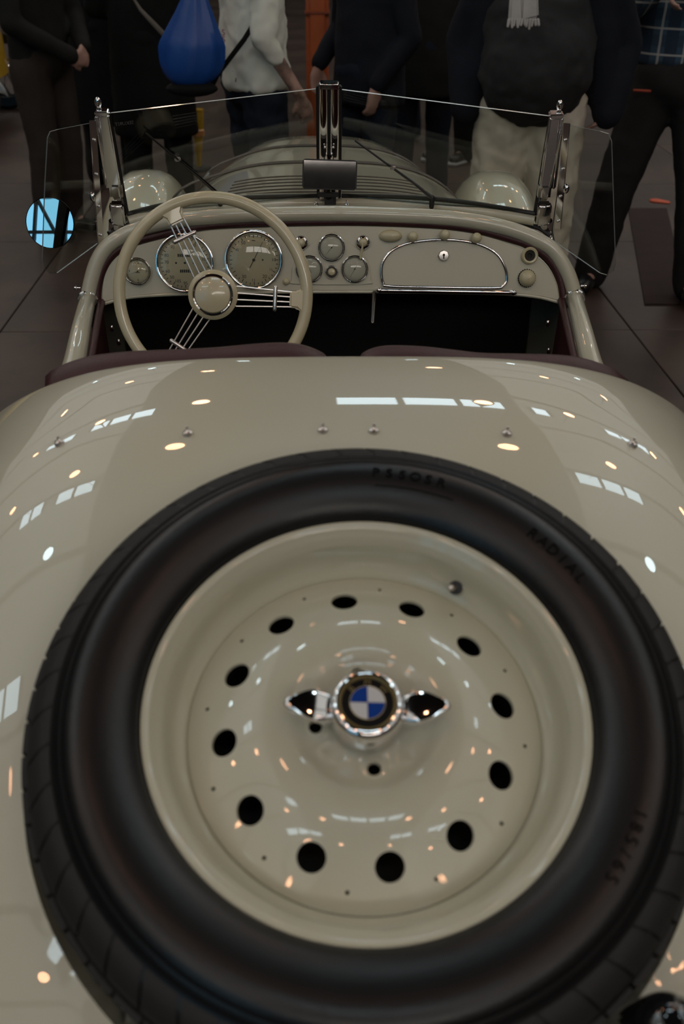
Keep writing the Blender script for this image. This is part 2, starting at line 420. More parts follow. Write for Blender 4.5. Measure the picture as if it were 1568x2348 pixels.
for rl, sgn in ((railL, -1), (railR, 1)):
    d_ = rl[2]-rl[1]; d_ = d_/abs(d_.y)
    rl[3:] = [rl[2]+V((d_.x*f, d_.y*f, d_.z*f*.6)) for f in (.10, .26, .44)]
    s = spline(rl, 8)
    MB().tube(s, [.0185+.005*min(1, i/20) for i in range(len(s))], 20).build('door_rail', M['paint'], car)
    a = s[0]; t = (s[1]-s[0]).normalized()
    for off in (-.0075, .0085):
        c = a+t*off
        MB().rev([(.0225, -.0038), (.0250, 0), (.0225, .0038), (.018, .0035), (.018, -.0035)], 24, frame(c, t, (0, 0, 1)), closed=True).build('joint_ring', M['chrome'], car)
    MB().rev([(.0232, -.0045), (.0232, .0045), (.018, .0045), (.018, -.0045)], 24, frame(a+t*.0005, t, (0, 0, 1)), closed=True).build('joint_gap', M['gasket'], car)
    # maroon piping and inner door trim
    q = [p+V((-sgn*.031, .0, -.005)) for p in s]
    MB().tube(q, .0085, 10).build('door_piping', M['leather'], car)
    tr = MB(); n = len(q); vv = []
    for p in q: vv += [p+V((0, 0, 0)), p+V((-sgn*.01, 0, -.25)), V((p.x-sgn*.005, p.y, .28))]
    ff = []
    for i in range(n-1):
        for j in (0, 1): ff.append((i*3+j, i*3+j+1, i*3+j+4, i*3+j+3))
    tr.add(vv, ff); tr.build('door_trim', M['leather'], car)
    # outer door skin
    vv = []; 
    for i, p in enumerate(s):
        for j in range(7):
            f = j/6; vv.append(V((p.x+sgn*(.006+.03*math.sin(f*PI*.6)), p.y, p.z-.016-(p.z-.27)*f)))
    ff = [(i*7+j, i*7+j+1, (i+1)*7+j+1, (i+1)*7+j) for i in range(n-1) for j in range(6)]
    dk = MB().add(vv, ff).build('door', M['paint'], car)
    # little chrome stud outside the cowl
    p = D(*((184, 660) if sgn < 0 else (1331, 656))); 
    MB().rev([(.003, 0), (.003, .008), (.0055, .010), (.0055, .013), (.0001, .014)], 12, frame(p, (sgn, -.2, .1), (0, 0, 1))).build('tonneau_stud', M['chrome'], car)
# maroon strip between lip and dash
inn = [(222, 700), (224, 660), (232, 625), (250, 592), (280, 567), (325, 549), (425, 526), (525, 514), (784, 508), (984, 514), (1084, 525), (1159, 544), (1224, 567), (1264, 600), (1286, 645), (1294, 694)]
ins = spline([D(a, b, -.004) for a, b in inn], 6)
MB().tube(ins, .0095, 10).build('cowl_piping', M['leather'], car)
# ---- dashboard
top = [(232, 697), (232, 660), (238, 628), (256, 596), (290, 570), (345, 551), (430, 533), (525, 522), (784, 515), (984, 521), (1084, 532), (1155, 551), (1215, 575), (1254, 606), (1277, 648), (1286, 693)]
bot = [(1240, 682), (1180, 675), (1100, 672), (980, 670), (860, 669), (721, 669), (560, 671), (426, 674), (340, 678), (283, 684)]
outl = [V((a, b, 0)) for a, b in top]
outs = [(p.x, p.y) for p in spline(outl, 5)] + bot
dash = MB().slab([D(a, b, 0) for a, b in outs], -DN, .02).build('dashboard', M['paint'], car, bevel=.004, bseg=3, angle=50)
lipb = [D(a, b, -.004) for a, b in [(1284, 694)]+bot+[(234, 698)]]
MB().tube(spline(lipb, 3), .0045, 10).build('dash_edge', M['paint'], dash)
def rp(px, rpx): return rpx*depth(px)/F_PX
def dial_text(mb, items, c, r):     # (string, angle, radius fraction, size)
    for s_, a, rf, sz in items:
        tv, tf = text_geo(s_, sz*r)
        o = c+(DX*math.cos(R(a))+DU*math.sin(R(a)))*rf*r
        mb.add([o+DX*v.x+DU*v.y for v in tv], tf)
def gauge(px, py, rpx, items, needle=None, ticks=0, extra=None, name='gauge'):
    c = D(px, py); r = rp(c, rpx); mx = frame(c, DN, DU)
    g_ = MB().rev([(r, 0), (r, .007), (r*.985, .0095), (r*.94, .0105), (r*.90, .0095), (r*.87, .006), (r*.86, .002)], 48, mx).build(name, M['chrome'], car)
    MB().rev([(.0001, .0016), (r*.88, .0016)], 48, mx).build('dial_face', M['dial'], g_, smooth=False)
    pr = MB(); cc = c+DN*.0021
    dial_text(pr, items, cc, r)
    for k in range(ticks):
        a = 2*PI*k/ticks; d = DX*math.cos(a)+DU*math.sin(a); n_ = DX*-math.sin(a)+DU*math.cos(a)
        L = .06 if k % 3 else .1
        p0 = cc+d*r*.83; p1 = cc+d*r*(.83-L); w_ = r*.011
        pr.add([p0-n_*w_, p0+n_*w_, p1+n_*w_, p1-n_*w_], [(0, 1, 2, 3)])
    if extra:
        for (ex, ey, ew, eh) in extra:
            o = cc+DX*ex*r+DU*ey*r; a_, b_ = DX*ew*r/2, DU*eh*r/2
            pr.add([o-a_-b_, o+a_-b_, o+a_+b_, o-a_+b_], [(0, 1, 2, 3)])
    pr.build('dial_print', M['print'], g_, smooth=False)
    if needle is not None:
        a = R(needle); d = DX*math.cos(a)+DU*math.sin(a); n_ = DX*-math.sin(a)+DU*math.cos(a); cc2 = c+DN*.004
        nb = MB().add([cc2-d*r*.3-n_*r*.015, cc2-d*r*.3+n_*r*.015, cc2+d*r*.68+n_*r*.006, cc2+d*r*.68-n_*r*.006], [(0, 1, 2, 3)])
        nb.rev([(.0001, .006), (r*.05, .005), (r*.05, .002)], 12, mx); nb.build('needle', M['strapl'], g_, smooth=False)
    dome = [(r*.88*math.cos(t), .006+.007*math.sin(t)) for t in [R(x) for x in range(0, 89, 11)]]+[(.0001, .013)]
    MB().rev(dome, 40, mx).build('gauge_lens', M['lens'], g_)
    return g_
gauge(316, 622, 31, [('.', 60, .4, .2), ('12', 90, .62, .22), ('6', 270, .62, .22), ('3', 0, .62, .22), ('9', 180, .62, .22)], 200, 12, [(0, -.1, .3, .04)])
gauge(424, 603, 67, [('90', 128, .66, .15), ('80', 158, .66, .15), ('70', 178, .62, .15), ('60', 205, .66, .15), ('50', 226, .66, .15), ('105', 247, .66, .15), ('95', 270, .68, .15), ('20', 330, .66, .15), ('10', 10, .66, .15), ('40', 60, .66, .15)],
      None, 36, [(-.02+.065*k, .25, .048, .10) for k in range(-3, 4)]+[(-.02+.065*k, -.27, .048, .10) for k in range(-2, 4)]+[(-.3, 0, .06, .06), (.3, 0, .06, .06), (0, 0, .07, .07)])
gauge(582, 596, 67, [('50', 122, .66, .16), ('30', 238, .66, .16), ('20', 303, .66, .16), ('10', 0, .68, .16), ('11', 268, .68, .14), ('5', 35, .66, .12), ('15', 330, .66, .12), ('40', 150, .66, .12)], 62, 36, [(.3, 0, .05, .05), (0, .64, .12, .02)])
gauge(760, 568, 31, [('0', 150, .5, .24), ('50', 90, .5, .22), ('100', 30, .5, .22)], 230, 12)
gauge(709, 617, 31, [('0', 150, .5, .26), ('1/2', 90, .5, .22), ('1', 30, .5, .26)], 120, 12)
gauge(813, 617, 31, [('0', 150, .55, .24), ('3', 120, .55, .24), ('6', 60, .55, .24), ('9', 30, .55, .24)], 240, 0, [(0, .5, .1, .12), (0, 0, .14, .14), (-.22, .3, .06, .06), (.22, .3, .06, .06)])
# raised triangular surround of the three small gauges
tri = [(760, 533), (776, 537), (838, 590), (850, 640), (840, 652), (680, 652), (668, 640), (680, 590), (744, 537)]
MB().slab([D(p.x, p.y, .0005) for p in spline([V((a, b, 0)) for a, b in tri], 5, True)], DN, .0022).build('gauge_surround', M['paint'], dash, bevel=.0015, bseg=3)
def knob(px, py, rpx, prof_, m=M['ivory_d'], name='knob', sx=1.0, ringm=None):
    c = D(px, py); r = rp(c, rpx); mx = frame(c, DN, DU) @ Matrix.Diagonal((sx, 1, 1, 1))
    o = MB().rev([(a*r, b*r) for a, b in prof_], 28, mx).build(name, m, car)
    return o, c, r, mx
BALL = [(.35, 0), (.35, .5), (.8, .75), (1, 1.2), (.95, 1.65), (.7, 2.05), (.35, 2.25), (.001, 2.3)]
DOME = [(1, 0), (1, .35), (.93, .65), (.7, .95), (.35, 1.1), (.001, 1.15)]
knob(945, 543, 12, BALL); knob(1018, 539, 12, BALL); knob(1090, 546, 12, BALL)
knob(895, 541, 14, DOME, sx=1.9, name='oval_knob')
knob(656, 646, 8, DOME)
kb, c, r, mx = knob(1207, 638, 19, [(.95, .15), (1, .4), (.93, .75), (.7, 1.05), (.35, 1.2), (.001, 1.25)], name='dash_knob')
for k_ in range(24):
    a = 2*PI*k_/24; MB().ell(mx @ V((r*math.cos(a), r*math.sin(a), r*.15)), r*.1, r*.1, r*.14, seg=6, rings=4).build('knob_ridge', M['print'], kb)
kb, c, r, mx = knob(1213, 586, 19, [(1, 0), (1, .45), (.85, .62), (.66, .55), (.62, .1)], name='socket')
MB().rev([(.0001, .0005), (r*.62, .0005), (r*.62, r*.3), (r*.3, r*.3), (r*.28, .001)], 24, mx).build('socket_core', M['hole'], kb)
for (px, py) in ((690, 557), (832, 556)):
    kb, c, r, mx = knob(px, py, 17, [(1, 0), (1, .25), (.85, .5), (.6, .6)], m=M['chrome'], name='switch')
    MB().rev([(r*.62, r*.4), (r*.5, r*.7), (r*.25, r*.85), (.0001, r*.85)], 20, mx).build('switch_knob', M['ivory_d'], kb)
MB().cap(D(832, 556, .014), D(826, 592, .010), .0022, .0028, 8).build('switch_lever', M['ivory_d'], kb)
kb, c, r, mx = knob(760, 624, 16, [(1, 0), (1, .35), (.8, .6), (.6, .6), (.58, .3)], m=M['chrome'], name='push_button')
MB().rev([(r*.56, .001), (r*.56, r*.6), (r*.4, r*.8), (.0001, r*.85)], 20, mx).build('button_cap', M['ivory_d'], kb)
# glovebox
gl = [(874, 622), (879, 598), (898, 575), (932, 559), (975, 552), (1018, 550), (1062, 553), (1104, 563), (1138, 583), (1156, 612), (1161, 640), (1152, 655), (1132, 660), (1010, 659), (893, 656), (878, 648)]
gp = [(p.x, p.y) for p in spline([V((a, b, 0)) for a, b in gl], 6, True)]
gd = MB().slab([D(a, b, .0005) for a, b in gp], DN, .0035).build('glovebox_door', M['paint'], car, bevel=.001)
MB().tube([D(a, b, .004) for a, b in gp], .0036, 10, closed=True).build('glovebox_trim', M['chrome'], gd)
c = D(1016, 586, .004); r = rp(c, 13); mx = frame(c, DN, DU)
MB().rev([(r, 0), (r, .004), (r*.85, .0065), (r*.62, .0068), (.0001, .0070)], 8, mx).build('glovebox_lock', M['steel'], gd, angle=20)
MB().rev([(.0001, .0082), (r*.22, .0082), (r*.22, .006)], 12, mx @ Matrix.Translation((0, r*.1, 0))).box(c+DN*.0078-DU*r*.25, r*.2, .001, r*.6).build('keyhole', M['hole'], gd)
# grab rail below glovebox
gr = MB().cap(D(866, 665, .022), D(1176, 670, .022), .0052, .0052, 12).build('grab_rail', M['chrome'], car)
for px, py in ((868, 665), (1173, 670)):
    MB().cap(D(px, py, 0), D(px, py, .022), .006, .0065, 12).build('rail_bracket', M['chrome'], gr)
# lever below the dash
lv = MB().cap(at(858, 672, 2.24), at(854, 740, 2.16), .0055, .0045, 10).build('gear_lever', mat('dark_steel', (.20, .18, .17), .35, metal=1), car)  # steel with a darker base colour than the chrome parts
# ---- steering wheel
SWN = V((0.0, -math.cos(R(19)), math.sin(R(19))))
SWC = at(489, 676, 2.035)
mx = frame(SWC, SWN, (0, 0, 1))
SWR = 228*depth(SWC)/F_PX - .0125
def sw(r, a, h=0): return mx @ V((r*math.cos(R(a)), r*math.sin(R(a)), h))
swo = MB().rev([(.050, -.035), (.052, .0), (.0515, .010), (.047, .0145), (.0405, .0165)], 48, mx)
hub = swo.build('steering_wheel', M['ivory'], car)
MB().rev([(.0425, .014), (.0425, .0185), (.0405, .0205), (.038, .0195), (.0378, .015)], 48, mx).build('hub_ring', M['chrome'], hub)
MB().rev([(.0385, .016), (.036, .020), (.025, .0235), (.012, .0255), (.0001, .026)], 40, mx).build('horn_button', M['ivory'], hub)
rimv = MB().tube([sw(SWR, k*3) for k in range(120)], .0128, 16, closed=True, flat=.85, ref=tuple(SWN))
rimo = rimv.build('rim', M['ivory'], hub)
for a in (115.5, -3.5, 236):
    bs = MB(); w2 = .027
    d = mx.to_3x3() @ V((math.cos(R(a)), math.sin(R(a)), 0)); t_ = mx.to_3x3() @ V((-math.sin(R(a)), math.cos(R(a)), 0))
    pts = []
    for (rr, ww) in ((SWR-.036, w2*.62), (SWR-.02, w2*.66), (SWR-.010, w2*.95), (SWR+.000, w2*1.5)): pts.append((rr, ww))
    ol = [SWC+d*rr+t_*ww for rr, ww in pts]+[SWC+d*rr-t_*ww for rr, ww in pts[::-1]]
    bs.slab([q-SWN*.008 for q in ol], SWN, .016).build('spoke_boss', M['ivory'], hub, bevel=.004, bseg=3)
    for k_, off in enumerate((-.0165, -.0055, .0055, .0165)):
        p0 = SWC+d*.048+t_*off*1.25-SWN*.003; p1 = SWC+d*(SWR-.030)+t_*off*.92-SWN*.001
        MB().tube([p0, p1], .0017, 8).build('spoke', M['steel'], hub)
    cc = SWC+d*(SWR*.66)-SWN*.001
    MB().cap(cc+t_*.0225, cc-t_*.0225, .0045, .0045, 10).build('spoke_clamp', M['steel'], hub)
MB().tube([SWC-SWN*.03, SWC-SWN*.25, SWC-SWN*.6], .02, 14).build('steering_column', M['gasket'], hub)
# ---- interior
MB().box((0, 2.0, .26), 1.14, 1.15, .03).build('floor_pan', M['carpet'], car)  # floor pan and firewall are black to stand for the cockpit's shade
MB().box((0, 2.60, .62), 1.10, .03, .74).build('firewall', M['carpet'], car)
def seat(pts, x0, x1):
    s = [at(a, b, 1.50) for a, b in pts]; s = spline(s, 6)
    vv = []; n = len(s)
    offs = [(.055, -.55), (.058, -.30), (.055, -.12), (.05, -.035), (.033, -.010), (0, 0), (-.030, -.012), (-.04, -.04), (-.04, -.2), (-.04, -.55)]
    for i, p in enumerate(s):
        e = min(1, min(i, n-1-i)/4)**.5
        for (dy, dz) in offs:
            vv.append(V((p.x, p.y+dy*(.3+.7*e), p.z+dz)))
    k_ = len(offs); ff = [(i*k_+j, i*k_+j+1, (i+1)*k_+j+1, (i+1)*k_+j) for i in range(n-1) for j in range(k_-1)]
    ff += [tuple(range(k_)), tuple((n-1)*k_+j for j in range(k_))]
    return MB().add(vv, ff).build('seat_back', M['leather'], car, angle=70)
seat([(104, 862), (130, 842), (190, 822), (260, 812), (340, 807), (480, 801), (580, 792), (650, 789), (700, 796), (742, 814), (752, 830)], 0, 0)
seat([(826, 830), (836, 812), (880, 797), (960, 797), (1040, 805), (1110, 813), (1200, 815), (1300, 818), (1360, 828), (1405, 845), (1440, 872)], 0, 0)
for px, py in ((1256, 742), (1258, 805), (256, 753), (272, 785)):
    p = at(px, py, 2.15); MB().ell(p, .005, .004, .008, seg=10, rings=6).build('trim_rivet', M['chrome'], car)
# ---- cowl panel and windscreen base
def hoodsec(Y, w_, zt, zb, n=2.6, N=36):
    out = []
    for k_ in range(N+1):
        t = -PI/2+PI*k_/N; s_, c_ = math.sin(t), math.cos(t)
        out.append(V((w_*math.copysign(abs(s_)**(2/n), s_), Y, zb+(zt-zb)*abs(c_)**(2/n))))
    return out
def lofted(secs, name, m, parent=car, **k):
    n = len(secs[0]); vv = [p for s in secs for p in s]
    return MB().add(vv, [(i*n+j, i*n+j+1, (i+1)*n+j+1, (i+1)*n+j) for i in range(len(secs)-1) for j in range(n-1)]).build(name, m, parent, **k)
lipc = lip_s[::2]
if len(lipc) % 2 == 0: pass
sec0 = [p+V((0, .01, .004)) for p in lip_s]
n0 = len(sec0)
secs = [sec0]
for (Y, w_, zt) in ((2.40, .565, 1.098), (2.50, .56, 1.086), (2.62, .54, 1.075), (2.70, .52, 1.068)):
    f = []
    for i in range(n0):
        p = sec0[i]; xn = max(-1, min(1, p.x/.56)); 
        z = .94+(zt-.94)*max(0, 1-abs(xn)**2.6)**(1/2.6)
        f.append(V((xn*w_, Y, min(z, zt))))
    secs.append(f)
lofted(secs, 'cowl_panel', M['paint'], angle=60)
# cowl sides
for sgn in (-1, 1):
    vv = [];
    for (Y, x, z) in ((2.205, .548, .945), (2.40, .562, .94), (2.55, .555, .94), (2.72, .52, .94)):
        for j in range(5): vv.append(V((sgn*(x+.01*math.sin(j/4*PI)), Y, z-(z-.28)*j/4)))
    MB().add(vv, [(i*5+j, i*5+j+1, (i+1)*5+j+1, (i+1)*5+j) for i in range(3) for j in range(4)]).build('cowl_side', M['paint'], car)
# ---- hood
hs = [(2.64, .545, 1.072, .66), (2.75, .535, 1.066, .66), (3.0, .51, 1.048, .66), (3.25, .48, 1.036, .66), (3.5, .43, 1.022, .66), (3.75, .385, 1.005, .66), (3.90, .36, .990, .66), (3.97, .335, .965, .66), (4.0, .29, .92, .66), (4.01, .2, .86, .66)]
HN = 3.0
ho = lofted([hoodsec(Y, w_, zt, zb, HN) for Y, w_, zt, zb in hs], 'hood', M['paint'], angle=60)
def hood_at(Y):
    w_ = interp([(a, b) for a, b, c, d in hs], Y); zt = interp([(a, c) for a, b, c, d in hs], Y); return w_, zt
def hp(Y, xf, lift=0):
    w_, zt = hood_at(Y); x = xf*w_; return V((x, Y, .66+(zt-.66)*max(0, 1-abs(xf)**HN)**(1/HN)+lift))
MB().box((0, 3.95, .62), .46, .06, .46).build('radiator_shell', M['chrome'], car, bevel=.03, bseg=3)
for (Y, bulge) in ((3.20, .022), (3.56, .018)):    # leather hood straps
    pts = []
    for k_ in range(41):
        t = -.995+1.99*k_/40; b = bulge*math.exp(-((t+.90)/.16)**2)*1.6
        p = hp(Y, t, .0035); p = p+V((-b if t < 0 else 0, 0, b*.6)); pts.append(p)
    st = MB().tube(pts, .013, 8, flat=.28, ref=(0, 0, 1)).build('hood_strap', M['strapl'], car)
    q = hp(Y, -.90, .03); MB().box(q+V((-.02, 0, 0)), .03, .028, .008, Matrix.Rotation(R(-50), 3, 'Y')).build('buckle', M['steel'], st, bevel=.002)
for py_, Y in ((404, 0), (411, 0), (418, 0), (426, 0), (434, 0), (441, 0)):   # louvre slots across the cowl end of the hood
    # find Y on the centre line for the picture row
    best = min((abs((CAM+ray(760, py_)*k_)[2]-hood_at((CAM+ray(760, py_)*k_)[1])[1]), (CAM+ray(760, py_)*k_)[1]) for k_ in [2.2+.01*i for i in range(160)])[1]
    half = .262+.010*(py_-404)/37
    pts = [hp(best, -half*(1-2*i/24)/hood_at(best)[0], .0012) for i in range(25)]
    MB().tube(pts, .0042, 6, flat=.45, ref=(0, 0, 1)).build('louvre', M['strapl'], ho)
# ---- front and rear fenders, wheels
def fender(cx_, y0, y1, zt, hw, zb=.35, pk=.5, n=2.2):
    vv = []; NY = 26; NX = 20
    for i in range(NY+1):
        f = i/NY; y = y0+(y1-y0)*f; h = max(0.0, math.sin(PI*f**pk))**.62
        for j in range(NX+1):
            t = -PI/2+PI*j/NX; s_, c_ = math.sin(t), math.cos(t)
            vv.append(V((cx_+hw*(.55+.45*h)*math.copysign(abs(s_)**(2/n), s_), y, zb+(zt-zb)*h*abs(c_)**(2/n))))
    return MB().add(vv, [(i*(NX+1)+j, i*(NX+1)+j+1, (i+1)*(NX+1)+j+1, (i+1)*(NX+1)+j) for i in range(NY) for j in range(NX)])
for sgn in (-1, 1):
    fender(sgn*.615, 2.95, 4.3, .932, .170, .32, .854, 3.0).build('front_fender', M['paint'], car, angle=70)
    fender(sgn*.675, .55, 1.62, .72, .10, .32, 1.0).build('rear_fender', M['paint'], car, angle=70)
    MB().box((sgn*.66, 2.35, .33), .20, 1.6, .03).build('running_board', M['tread'], car, bevel=.01)
    for y in (.98, 3.62):
        mxw = frame((sgn*.63, y, .33), (sgn, 0, 0), (0, 0, 1))
        wv = MB().rev([(.22, .05), (.24, .062), (.29, .065), (.325, .05), (.33, 0), (.325, -.05), (.29, -.065), (.24, -.062), (.22, -.05)], 48, mxw).build('wheel', M['rubber'], car)
        MB().rev([(.222, .055), (.20, .04), (.175, .02), (.12, .045), (.05, .05), (.04, .075), (.0001, .078)], 40, mxw).build('wheel_disc', M['paint'], wv)
MB().box((0, 2.3, .235), .80, 3.6, .06).build('chassis', M['gasket'], car)
#==SCREEN==
TL_, BL_ = at(250, 259, 2.36), at(292, 489, 2.42)
TR_, BR_ = at(1262, 266, 2.36), at(1226, 488, 2.42)
TCL, BCL = at(727, 203, 2.47), at(727, 449, 2.53)
TCR, BCR = at(783, 205, 2.47), at(783, 449, 2.53)
ws = MB()
def pane(a, b, c, d, name, parent, th=.005, m=M['glass'], em=M['edge'], sides=(2,)):
    n = (V(b)-V(a)).cross(V(c)-V(a)).normalized()*th/2
    p = [V(q) for q in (a, b, c, d)]
    me_v = [q-n for q in p]+[q+n for q in p]
    fs_ = [(3, 2, 1, 0), (4, 5, 6, 7)]; mi = [0, 0]
    for i in range(4):
        fs_.append((i, (i+1) % 4, 4+(i+1) % 4, 4+i)); mi.append(1)
    mb = MB(); mb.add(me_v, fs_); mb.mi = mi
    return mb.build(name, [m, em], parent, smooth=False)
# base frame: painted strip + black seals
def strip(pl, Yf, name, m, r, flat=1.0, parent=None):
    return MB().tube(spline(pl, 6), r, 12, flat=flat, ref=(0, .2, 1)).build(name, m, parent)
gkL = [BL_+V((0, 0, -.002)), at(370, 471, 2.455), at(470, 459, 2.485), at(600, 452, 2.515), at(727, 449, 2.53)]
gkR = [at(783, 449, 2.53), at(900, 451, 2.515), at(1004, 457, 2.49), at(1110, 470, 2.455), BR_+V((0, 0, -.002))]
wf = MB().tube(spline([p+V((0, -.004, -.016)) for p in gkL+gkR], 5), .0125, 12, flat=1.0, ref=(0, 0, 1)).build('windscreen', M['paint'], car)
for g_ in (gkL, gkR): MB().tube(spline(g_, 5), .0058, 8).build('glass_gasket', M['gasket'], wf)
seal = [at(250, 536, 2.40), at(275, 521, 2.42), at(330, 508, 2.44), at(400, 497, 2.46), at(520, 484, 2.48), at(784, 474, 2.50), at(984, 484, 2.48), at(1100, 497, 2.46), at(1180, 511, 2.44), at(1234, 522, 2.42), at(1262, 540, 2.40)]
MB().tube(spline(seal, 6), .008, 8, flat=.8, ref=(0, 0, 1)).build('windscreen_seal', M['gasket'], wf)
pane(BL_, gkL[-1], TCL, TL_, 'windscreen_glass', wf)
pane(gkR[0], BR_, TR_, TCR, 'windscreen_glass', wf)
MB().tube([TL_, BL_], .0042, 8).build('glass_gasket', M['gasket'], wf); MB().tube([TR_, BR_], .0042, 8).build('glass_gasket', M['gasket'], wf)
# centre pillar
cT, cB = at(754, 196, 2.465), at(754, 452, 2.525)
ax = (cT-cB).normalized(); xx = V((1, 0, 0)); yy = ax.cross(xx)
def pbox(mb, c0, c1, w0, w1, d0, d1, off=V((0, 0, 0))):
    vv = []
    for c_, w_, d_ in ((c0, w0, d0), (c1, w1, d1)):
        for sx, sy in ((-1, -1), (1, -1), (1, 1), (-1, 1)): vv.append(c_+off+xx*sx*w_/2+yy*sy*d_/2)
    return mb.add(vv, [(3, 2, 1, 0), (4, 5, 6, 7), (0, 1, 5, 4), (1, 2, 6, 5), (2, 3, 7, 6), (3, 0, 4, 7)])
pil = pbox(MB(), cB, cT, .060, .060, .016, .016).build('centre_pillar', M['gasket'], wf, bevel=.002)
rr = V((0, -1, 0))
for sgn in (-1, 1):
    b_ = MB(); off = xx*sgn*.0135-yy*.010
    b_.tube([cB+off, cT+off], .0098, 18, flat=.30, ref=(0, -1, 0)); b_.build('pillar_strip', M['chrome'], wf)
pbox(MB(), cT+ax*-.004, cT+ax*.010, .050, .046, .026, .024, yy*-.004).build('pillar_cap', M['chrome'], wf, bevel=.003, bseg=3)
b_ = MB().box(at(755, 358, 2.485), .011, .006, .006).build('pillar_screw', M['chrome'], wf)
for px in (745, 764): MB().ell(at(px, 338, 2.475), .004, .003, .003).build('pillar_screw', M['chrome'], wf)
# side posts
for sgn, (t0, b0) in ((-1, ((238, 262), (272, 500))), (1, ((1271, 268), (1244, 500)))):
    pT = at(*t0, 2.35); pB = at(*b0, 2.41)
    axl = (pT-pB).normalized(); xx = V((1, 0, 0)) - axl*axl.x; xx.normalize(); yy = axl.cross(xx)
    mid = pB.lerp(pT, .32)
    po = pbox(MB(), mid, pT, .034, .0225, .020, .018).build('side_post', M['chrome'], wf, bevel=.003, bseg=3)
    pbox(MB(), mid, pT, .009, .009, .026, .022, xx*sgn*.016).build('post_bead', M['chrome'], wf, bevel=.003, bseg=3)
    pbox(MB(), pT, pT+axl*.011, .031, .031, .026, .026, xx*sgn*.003).build('post_cap', M['chrome'], wf, bevel=.003, bseg=2)
    mxa = frame(pT+axl*.011+xx*sgn*.009, axl, (0, -1, 0))
    MB().rev([(.006, 0), (.0045, .003), (.0055, .007), (.0075, .012), (.0078, .017), (.006, .022), (.003, .026), (.0001, .027)], 16, mxa).build('acorn_nut', M['chrome'], wf)
    # rounded clamp block, foot
    MB().box(mid+axl*-.008+xx*sgn*-.004, .030, .030, .045, Matrix((xx, yy, axl)).transposed()).build('post_clamp', M['chrome'], wf, bevel=.008, bseg=4)
    MB().box(pB+axl*.012+xx*sgn*.0, .034, .028, .055, Matrix((xx, yy, axl)).transposed()).build('post_foot', M['chrome'], wf, bevel=.005, bseg=3)
    f0 = pB+xx*sgn*.008-axl*.01
    MB().tube([f0, f0-axl*.03+xx*sgn*.008, f0+V((sgn*.02, -.03, -.075))], [.017, .014, .012], 12).build('post_stay', M['chrome'], wf)
    # painted gusset between glass frame and post
    MB().slab([at(*q, 2.425) for q in (((296, 494), (276, 520), (262, 520), (262, 470), (280, 440)) if sgn < 0 else ((1222, 494), (1240, 520), (1254, 520), (1254, 470), (1238, 440)))], (0, 1, 0), .012).build('frame_gusset', M['paint'], wf, bevel=.003)
    # wing glass on its hinge strip
    p0 = pT+V((sgn*.03, -.01, 0)); kk = .85
    nw = V((sgn*kk, 1, 0)).normalized()
    W_ = lambda a, b, o=0, p0=p0, nw=nw: onpl(a, b, p0+nw*o, nw)
    if sgn < 0: pg = [(216, 281), (134, 297), (116, 302), (110, 316), (104, 420), (98, 596), (102, 615), (114, 627), (132, 626), (232, 553)]
    else: pg = [(1298, 286), (1375, 301), (1394, 307), (1401, 324), (1406, 480), (1410, 604), (1405, 622), (1390, 631), (1374, 626), (1262, 548)]
    wg = MB(); n_ = len(pg); P3 = [W_(*q) for q in pg]
    wg.slab(P3, nw, .005)
    wg.mi = [0, 0]+[1]*n_
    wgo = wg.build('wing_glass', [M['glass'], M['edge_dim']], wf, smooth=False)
    hs_ = [(213, 276), (232, 560)] if sgn < 0 else [(1299, 283), (1278, 525)]
    a_, b_2 = W_(*hs_[0], -.006), W_(*hs_[1], -.006); dd = (b_2-a_).normalized(); sd = dd.cross(nw).normalized()
    if sd.x*sgn < 0: sd = -sd
    MB().slab([a_-sd*.008, a_+sd*.008, b_2+sd*.008, b_2-sd*.008], nw, .004).build('wing_hinge', M['chrome'], wf, bevel=.001)
    for f in (.15, .42, .68, .92): MB().ell(a_.lerp(b_2, f)-nw*.003, .0035, .0035, .0035, seg=10, rings=6).build('hinge_screw', M['steel'], wf)
    MB().ell(a_.lerp(b_2, .60)+sd*.011+V((sgn*.002, 0, 0)), .0075, .008, .011, seg=14, rings=10).build('thumb_knob', M['chrome'], wf)
    if sgn < 0: WL = W_
# windscreen maker's mark, seen from behind
tv, tf = text_geo('SEKURIT', .011)
c0 = at(287, 281, 2.36); 
ux = (V(TCL)-V(TL_)).normalized(); uy = (V(TL_)-V(BL_)).normalized()
MB().add([c0-ux*v.x+uy*v.y-ux.cross(uy)*.0 + V((0, -.012, 0)) for v in tv], tf).build('glass_mark', M['etch'], wf, smooth=False)
# round side mirror, behind the left wing glass
MC = WL(114, 511, .03)
GT = V((-11.5, HY0+.3, 6.8))
nm = ((CAM-MC).normalized()+(GT-MC).normalized()).normalized()
rm = 55.5*depth(MC)/F_PX; mxm = frame(MC, nm, (0, 0, 1)); Rm = 2.6
sm = MB().rev([(rm, -.002), (rm*1.03, 0), (rm*1.03, -.006), (rm*.95, -.014), (rm*.6, -.022), (.0001, -.026)], 40, mxm).build('side_mirror', M['gasket'], car)
MB().rev([(.0001, Rm-math.sqrt(Rm*Rm)) if False else (.0001, .0)]+[(rm*i/12, math.sqrt(Rm**2-(rm*i/12)**2)-Rm+.0) for i in range(1, 13)], 40, mxm).build('mirror_glass', M['mirror'], sm)
MB().tube([MC+V((.03, .01, 0)), WL(218, 512, .012)], .0022, 8).build('mirror_arm', M['chrome'], sm)
